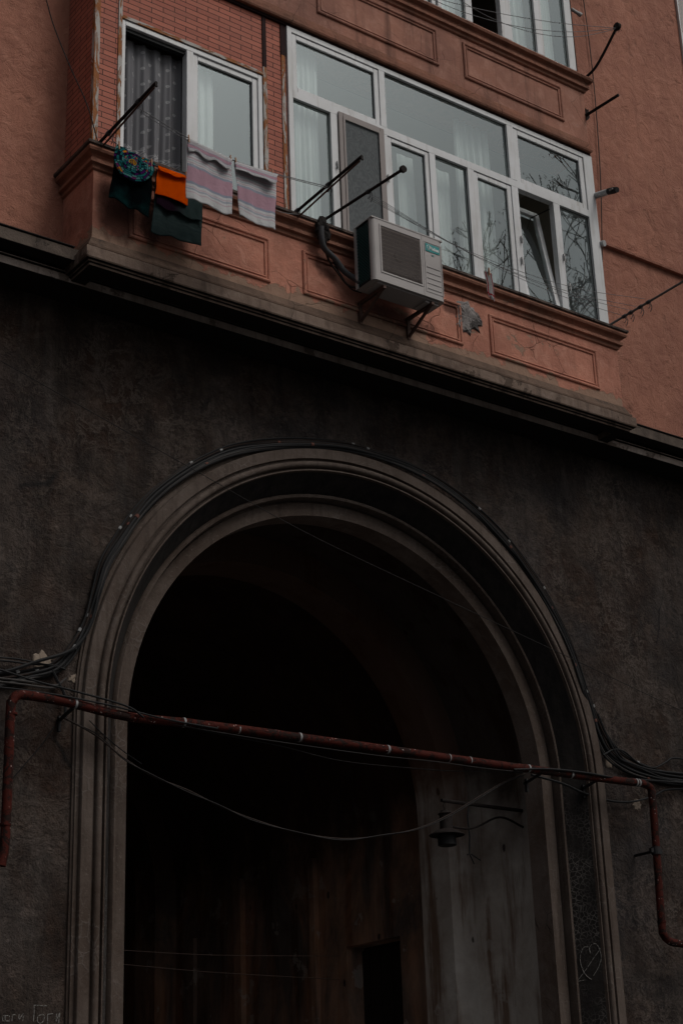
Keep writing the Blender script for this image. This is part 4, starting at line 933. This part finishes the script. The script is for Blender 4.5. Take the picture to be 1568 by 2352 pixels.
for a_, b_ in (((.028, .0), (.038, .035)), ((.038, .035), (.046, .006)), ((.046, .006), (.056, .035)), ((.056, .035), (.062, .0))):
    mb.bar((BGX0+a_[0]+.006, AY0-.0062, BGZ0+.022+a_[1]), (BGX0+b_[0]+.006, AY0-.0062, BGZ0+.022+b_[1]), .003, .006)
sub(mb, 'emblem', M['badge_white'], badge)
mb = MB(); mb.box(8.655, 8.685, AY0-.003, AY0-.001, 9.405, 9.409).box(8.658, 8.682, AY0-.003, AY0-.001, 9.394, 9.398); mb.build('small_mark', M['badge'], A)
mb = MB(); mb.box(AX0+.06, AX1-.06, AY0+.03, AY1-.03, AZ0-.012, AZ0-.001); mb.box(AX1-.2, AX1-.05, AY0+.05, AY1-.05, AZ0-.03, AZ0-.013); mb.build('base_pan', M['ac'], A)
for bx in (AX0+.12, AX1-.15):
    mb = MB(); mb.box(bx, bx+.03, AY0+.02, BY, AZ0-.05, AZ0-.022).box(bx, bx+.03, BY-.03, BY-.0005, AZ0-.25, AZ0-.05).bar((bx+.015, AY0+.06, AZ0-.045), (bx+.015, BY-.02, AZ0-.22), .022, .022); mb.build('bracket', M['bracket'], A)
# insulated pipes and leads into the sill
hp = [atx(737, 520, 7.62), at(738, 545, -.66), at(745, 570, -.64), at(770, 595, -.62), at(790, 622, -.62), at(815, 640, -.66), at(827, 652, -.72)]
mb = MB(); mb.tube(spline(hp, 6), .028, 10); mb.build('insulated_pipe', M['foam'], A, smooth=True)
mb = MB(); mb.tube(spline([hp[0]+Vector((.02, 0, -.05)), at(752, 590, -.60), at(775, 625, -.60), at(800, 655, -.62), at(832, 662, -.70)], 6), .010, 8); mb.build('lead', M['cable_brown'], A, smooth=True)
mb = MB(); mb.tube(spline([at(765, 600, -.585), at(782, 630, -.59), at(805, 662, -.60), at(830, 672, -.66)], 6), .006, 6); mb.build('lead', M['cable'], A, smooth=True)
# broken drain bit on the sill where the pipes enter
mb = MB(); mb.box(7.60, 7.70, -.655, -.54, 9.36, 9.62); o = part(blob(7.66, 9.50, .07, .13, -.64, .02, seed=33), 'chipped_sill', M['soot'])  # borrows the near-black of the painted shade

# ------------------------------------------------------------------ red gas pipe
PY = -.20
pp = [at(2, 1990, PY), at(12, 1920, PY), at(24, 1640, PY), at(28, 1612, PY), at(38, 1599, PY), at(58, 1597, PY), at(150, 1612, PY), at(290, 1646, PY), at(420, 1660, PY), at(560, 1677, PY), at(700, 1696, PY), at(890, 1722, PY), at(1075, 1748, PY), at(1210, 1766, PY), at(1330, 1782, PY), at(1440, 1796, PY), at(1470, 1799, PY), at(1488, 1806, PY), at(1496, 1822, PY), at(1503, 1900, PY), at(1519, 2120, PY), at(1524, 2148, PY), at(1540, 2164, PY), at(1575, 2170, PY), at(1640, 2180, PY)]
t = thing('gas_pipe', 'rusty red gas pipe running across the front of the arch with bends at both ends', 'pipe', pp[0])
mb = MB(); mb.tube(spline(pp, 5), .036, 16); mb.build('pipe_run', M['pipe'], t, smooth=True)
def ring(px, py, w_, mat, name, rr_=.039):
    c = at(px, py, PY); d = (at(px+6, py+.8, PY)-c).normalized(); mb = MB(); mb.tube([c-d*w_/2, c+d*w_/2], rr_, 16); mb.build(name, mat, t, smooth=True)
for px, py in ((172, 1617), (421, 1660), (687, 1694), (889, 1722), (1212, 1766), (1310, 1779), (1459, 1798), (1465, 1799)): ring(px, py, .018, M['tape'], 'pipe_band')
for px, py in ((547, 1676), (1030, 1742), (1078, 1748)): ring(px, py, .010, M['tape'], 'paint_mark', .0372)
for px, py in ((27, 1640), (1519, 2118), (12, 1895)):
    c = at(px, py, PY); mb = MB(); mb.tube([c+Vector((0, 0, -.008)), c+Vector((0, 0, .008))], .042, 16); mb.build('pipe_collar', M['pipe'], t, smooth=True)
c = at(1506, 1955, PY); mb = MB(); mb.tube([c+Vector((0, 0, -.035)), c+Vector((0, 0, .035))], .046, 14).box(c.x-.075, c.x+.07, c.y-.015, c.y+.015, c.z-.02, c.z+.02).tube([c+Vector((0, -.04, 0)), c+Vector((0, .27, 0))], .014, 8); mb.build('valve_clamp', M['black_plastic'], t)
for px, py in ((172, 1630), (1380, 1795), (1250, 1780)):
    c = at(px, py-8, PY); mb = MB(); mb.bar(c, (c.x, WY, c.z-.06), .02, .02).bar((c.x, WY-.03, c.z-.14), (c.x, WY-.03, c.z-.02), .02, .03); mb.build('pipe_bracket', M['black_plastic'], t)

# ------------------------------------------------------------------ cables round the arch
path_px = [(-30, 1568), (0, 1562), (60, 1552), (118, 1538), (152, 1512), (184, 1464), (205, 1415), (224, 1350), (243, 1290), (276, 1235), (312, 1184), (352, 1139), (402, 1099), (462, 1063), (530, 1034), (605, 1021), (690, 1018), (784, 1024), (865, 1044), (942, 1073), (1015, 1112), (1085, 1166), (1148, 1228), (1202, 1294), (1248, 1365), (1288, 1438), (1317, 1505), (1341, 1580), (1362, 1640), (1380, 1690), (1404, 1730), (1450, 1762), (1510, 1783), (1590, 1796)]
halfw = [13, 12, 10, 11, 12, 10, 9, 10, 11, 12, 12, 12, 12, 12, 12, 11, 10, 9, 8, 8, 8, 8, 8, 7, 7, 7, 7, 6, 8, 12, 16, 16, 14, 12]
NC = 8; mats_c = ['cable', 'cable_brown', 'cable', 'cable_brown', 'cable', 'cable', 'cable_grey', 'cable']
rad = [.009, .008, .011, .009, .014, .012, .007, .010]
cable_objs = []
for k in range(NC):
    rnd = random.Random(50+k); off = -1+2*k/(NC-1); ph = rnd.random()*6; pts = []
    for i, ((px, py), hw) in enumerate(zip(path_px, halfw)):
        a = path_px[max(i-1, 0)]; b = path_px[min(i+1, len(path_px)-1)]; dx, dy = b[0]-a[0], b[1]-a[1]; L = hypot(dx, dy); nx_, ny_ = -dy/L, dx/L
        o_ = off*hw*(1 if i > 0 else 1) + 1.2*sin(i*.9+ph)+.5*sin(i*2.3+ph*2)
        yy = WY-.035-.012*sin(i*1.3+k*2)
        if 7 <= i <= 27: yy = WY-.03-(.05 if off > .1 else .0)-.01*sin(i+k)
        pts.append(at(px+nx_*o_, py+ny_*o_, yy))
    t = thing('wall_cable', ['outermost', 'second', 'third', 'fourth', 'fifth', 'sixth', 'seventh', 'innermost'][k]+' of the eight dark cables bundled round the arch, counted from the outside', 'cable', pts[0], 'cables bundled round the arch')
    mb = MB(); P_ = spline(pts, 7); mb.tube(P_, rad[k], 7); mb.build('sheath', M[mats_c[k]], t, smooth=True)
    cable_objs.append((t, P_))
    # clips
    step = 23+k*3; i = 12+k*5
    while i < len(P_)-8:
        d = (P_[i+1]-P_[i]).normalized(); mm = M['clip'] if (k in (0, 1) or rnd.random() < .18) else M['clip_red']
        if k in (0, 1, 3, 4, 6):
            mb = MB(); mb.tube([P_[i]-d*.014, P_[i]+d*.014], rad[k]+.004, 8); mb.build('clip', mm, t)
        i += step+rnd.randint(-6, 9)
# side runs at the left and right ends
def cab(label, pts, r, mat='cable', name='wall_cable', y=None, cat='cable'):
    return wire(name, label, cat, pts, r, mat)
Y1 = WY-.05
cab('thick cable sweeping from the left edge of the picture up into the arch bundle', [at(-20, 1550, Y1), at(30, 1538, Y1-.02), at(90, 1518, Y1-.03), at(150, 1500, Y1-.03), at(185, 1475, Y1-.02), at(212, 1425, Y1-.02), at(228, 1360, Y1-.02)], .014)
cab('thin dark cable lying highest of the cables at the left edge', [at(-20, 1509, Y1), at(40, 1514, Y1), at(90, 1524, Y1), at(140, 1535, Y1)], .007)
cab('second thin cable at the left edge just under the highest', [at(-20, 1516, Y1), at(30, 1520, Y1), at(70, 1526, Y1), at(118, 1528, Y1), at(150, 1538, Y1)], .008)
cab('pair-like pale cable running level to the fork left of the arch', [at(-20, 1556, Y1), at(40, 1563, Y1), at(100, 1571, Y1), at(130, 1574, Y1), at(152, 1558, Y1)], .009, 'cable_grey')
cab('pale cable just below its twin, ending at the fork left of the arch', [at(-20, 1564, Y1), at(50, 1572, Y1), at(110, 1580, Y1), at(134, 1578, Y1)], .008, 'cable_grey')
cab('black cable dropping from the fork behind the red pipe on the left', [at(120, 1540, Y1), at(135, 1570, Y1), at(146, 1590, Y1), at(150, 1610, Y1), at(150, 1650, Y1)], .012)
cab('wavy cable arching over the tangle right of the arch', [at(1385, 1735, Y1), at(1410, 1722, Y1), at(1435, 1728, Y1), at(1465, 1753, Y1), at(1500, 1764, Y1), at(1530, 1750, Y1), at(1545, 1742, Y1), at(1590, 1746, Y1)], .009)
cab('dark cable forking off the arch bundle down to the right edge', [at(1372, 1640, Y1), at(1395, 1695, Y1), at(1420, 1740, Y1), at(1450, 1755, Y1), at(1500, 1770, Y1), at(1590, 1780, Y1)], .012)
cab('straight dark cable leaving the tangle below the wavy one', [at(1400, 1700, Y1), at(1432, 1745, Y1), at(1475, 1768, Y1), at(1530, 1790, Y1), at(1600, 1806, Y1)], .009)
cab('dark cable hugging the wall below the red pipe right of the arch', [at(1220, 1780, -.05), at(1290, 1800, .0), at(1340, 1822, .02), at(1400, 1840, .03), at(1450, 1842, .03), at(1498, 1830, .03), at(1530, 1815, .03), at(1600, 1812, .03)], .011)
cab('black cable crossing from upper left down onto the red pipe', [at(-20, 1532, -.10), at(90, 1567, -.13), at(180, 1590, -.18), at(290, 1622, -.245), at(330, 1648, -.26)], .008)
cab('thin black cable resting along the top of the red pipe', [at(-20, 1577, -.16), at(60, 1586, -.20), at(150, 1600, -.235), at(260, 1622, -.245), at(380, 1652, -.25), at(500, 1674, -.23)], .007)
cab('black cable riding on the right stretch of the red pipe', [at(1180, 1768, -.23), at(1260, 1767, -.245), at(1340, 1775, -.245), at(1400, 1785, -.235), at(1450, 1790, -.10), at(1590, 1800, .0)], .010)
cab('thin beaded wire hanging just under the red pipe', [at(290, 1642, -.22), at(420, 1668, -.22), at(560, 1692, -.22), at(700, 1713, -.22), at(860, 1735, -.22), at(1000, 1750, -.22), at(1110, 1765, -.22), at(1200, 1774, -.22)], .0042, 'wire')
cab('lower thin wire sagging between the red pipe and the lamp', [at(330, 1650, -.15), at(480, 1682, -.15), at(640, 1713, -.15), at(784, 1748, -.15), at(960, 1766, -.15), at(1060, 1772, -.15), at(1200, 1775, -.15)], .0036, 'wire')
cab('thick twisted cable sagging deeply across the arch to the lamp bracket', [at(140, 1645, 0.0), at(220, 1690, -.08), at(282, 1740, -.12), at(350, 1783, -.12), at(430, 1815, -.12), at(500, 1850, -.12), at(580, 1882, -.12), at(680, 1912, -.12), at(784, 1927, -.12), at(880, 1920, -.12), at(960, 1903, -.12), at(1030, 1872, -.12), at(1100, 1830, -.12), at(1160, 1795, -.12), at(1205, 1778, -.12)], .0065, 'cable_brown')
cab('thin wire twisted round the deeply sagging cable', [at(140, 1648, 0.0), at(225, 1688, -.08), at(282, 1743, -.12), at(350, 1780, -.13), at(430, 1819, -.12), at(500, 1848, -.13), at(580, 1885, -.12), at(680, 1911, -.13), at(784, 1930, -.12), at(880, 1918, -.13), at(960, 1905, -.12), at(1030, 1876, -.12), at(1100, 1834, -.12), at(1160, 1798, -.12), at(1205, 1780, -.12)], .0045, 'wire')
cab('short thin wire running down from the left jamb into the dark arch', [at(205, 1655, -.02), at(240, 1690, -.02), at(282, 1725, -.02), at(325, 1755, -.02)], .004)
cab('thin wire slanting down left from the pipe over the left wall', [at(124, 1670, .02), at(95, 1712, .03), at(58, 1755, .03), at(28, 1790, .06)], .004)
cab('straight overhead wire crossing the wall and arch diagonally', [at(-10, 822, -1.2), at(440, 1076, -1.2), at(700, 1222, -1.2), at(1000, 1366, -1.2), at(1300, 1507, -1.2), at(1600, 1650, -1.2)], .0028, 'wire', 'overhead_wire', cat='wire')
cab('black wire falling from the top edge to the left corner of the bay', [at(104, -10, -.4), at(124, 60, -.4), at(160, 150, -.45), at(200, 240, -.5), at(224, 322, -.56)], .005, 'cable', 'overhead_wire', cat='wire')
cab('thin vertical wire down the right wall beside the bay', [at(1338, -12, -.03), at(1352, 90, -.03), at(1364, 200, -.03), at(1374, 330, -.03), at(1380, 450, -.03), at(1383, 640, -.03)], .006, 'cable', 'wall_wire', cat='wire')
# spare wires in the passage
for k, (py, label) in enumerate(((2191, 'rusty thin wire level across the lower passage'), (2223, 'second rusty wire below it across the lower passage'))):
    cab(label, [at(270, py-8, .6), at(500, py+4+8*k, 1.2), at(780, py+6+22*k, 2.5)], .003, 'cable_brown', 'passage_wire', cat='wire')

# ------------------------------------------------------------------ lamp in the passage
arm0, arm1 = atx(1200, 1860, 10.68), atx(1012, 1843, 9.98)
ly = arm1.y; arm0 = Vector((xr, ly, 4.86)); arm1 = Vector((9.99, ly, 4.865))
L = thing('street_lamp', 'black old lamp with a flat shade hanging from an arm inside the arch', 'lamp', arm0)
mb = MB(); mb.tube([arm0, arm1], .018, 8).tube(spline([arm0+Vector((0, 0, -.16)), arm0+Vector((-.3, 0, -.09)), arm1+Vector((.35, 0, -.235)), arm1+Vector((.0, 0, -.235))], 6), .011, 6); mb.build('arm', M['steel'], L, smooth=True)
lc = Vector((arm1.x+.04, ly, 4.865))
mb = MB(); mb.tube(spline([lc, lc+Vector((-.02, 0, -.05)), lc+Vector((0, 0, -.10))], 4), .006, 6); mb.build('hook', M['steel'], L)
mb = MB(); mb.lathe(lc, [(.0, -.09), (.045, -.095), (.055, -.11), (.075, -.125), (.06, -.14), (.06, -.26), (.062, -.27), (.04, -.28)]); mb.build('lamp_housing', M['steel'], L, smooth=True)
mb = MB(); mb.lathe(lc, [(.05, -.265), (.10, -.285), (.165, -.32), (.168, -.328), (.10, -.318), (.05, -.31)]); mb.build('shade', M['steel'], L, smooth=True)
mb = MB(); mb.lathe(lc, [(.085, -.31), (.088, -.42), (.08, -.425), (.02, -.41)]); mb.build('lamp_glass', M['black_plastic'], L, smooth=True)
mb = MB(); w0 = lc+Vector((.30, 0, -.01)); mb.tube(spline([w0, w0+Vector((-.03, 0, -.12)), w0+Vector((-.02, 0, -.28)), w0+Vector((-.035, 0, -.47))], 5), .008, 6)
e = w0+Vector((-.035, 0, -.47)); mb.tube([e, e+Vector((.05, 0, -.09))], .006, 5).tube([e+Vector((.02, 0, .0)), e+Vector((.13, 0, -.05))], .006, 5).tube([e, e+Vector((-.03, 0, -.01))], .006, 5); mb.build('cut_wires', M['cable'], L, smooth=True)

# ------------------------------------------------------------------ tree across the pavement, seen mirrored in the panes
def tree(base, h, ztop, label, seed, lean, spread):
    rnd = random.Random(seed); t = thing('bare_tree', label, 'tree', base)
    tr = MB(); br = MB(); pods = MB()
    def grow(p, d, L, r, depth):
        n = 3; pts = [p]; 
        for k in range(n):
            d = (d+Vector((rnd.uniform(-.22, .22), rnd.uniform(-.22, .22), rnd.uniform(-.08, .16)))).normalized(); p = p+d*L/n; pts.append(p)
        (tr if depth == 0 else br).tube(pts, [max(.0065, r*(1-.45*k/n)) for k in range(n+1)], 6 if depth < 3 else 4, caps=False)
        if depth >= 7:
            for _ in range(rnd.randint(1, 3)):
                q = p+Vector((rnd.uniform(-.1, .1), rnd.uniform(-.1, .1), 0)); a = rnd.uniform(-.06, .06); hh = rnd.uniform(.04, .09)
                pods.add([q, q+Vector((a+.011, 0, -hh*.5)), q+Vector((a, 0.01, -hh)), q+Vector((a-.011, 0, -hh*.5))], [(0, 1, 2, 3)])
            return
        for _ in range(4 if depth in (1, 2) else 3 if depth < 6 else 2):
            s_ = spread*(.55 if depth == 0 else 1); nd = (d+Vector((rnd.uniform(-s_, s_), rnd.uniform(-s_, s_), rnd.uniform(-.25, .35)))).normalized()
            grow(p, nd, L*rnd.uniform(.50, .68), r*.56, depth+1)
    grow(Vector(base), Vector(lean).normalized(), h*.50, .12, 0)
    zs = sorted(v[2] for v in br.v); k = (ztop-base[2])/(zs[int(len(zs)*.997)]-base[2])
    for m_ in (tr, br, pods): m_.v = [tuple(base[i]+(v[i]-base[i])*k for i in range(3)) for v in m_.v]
    tr.build('trunk', M['bark'], t, smooth=True); br.build('crown', M['bark'], t, smooth=True); pods.build('seed_pods', M['pod'], t)
tree((15.7, -6.7, -.15), 12.7, 15.5, 'bare street tree with hanging seed pods across the pavement, mirrored in the window panes', 6, (-.04, .02, 1), .85)
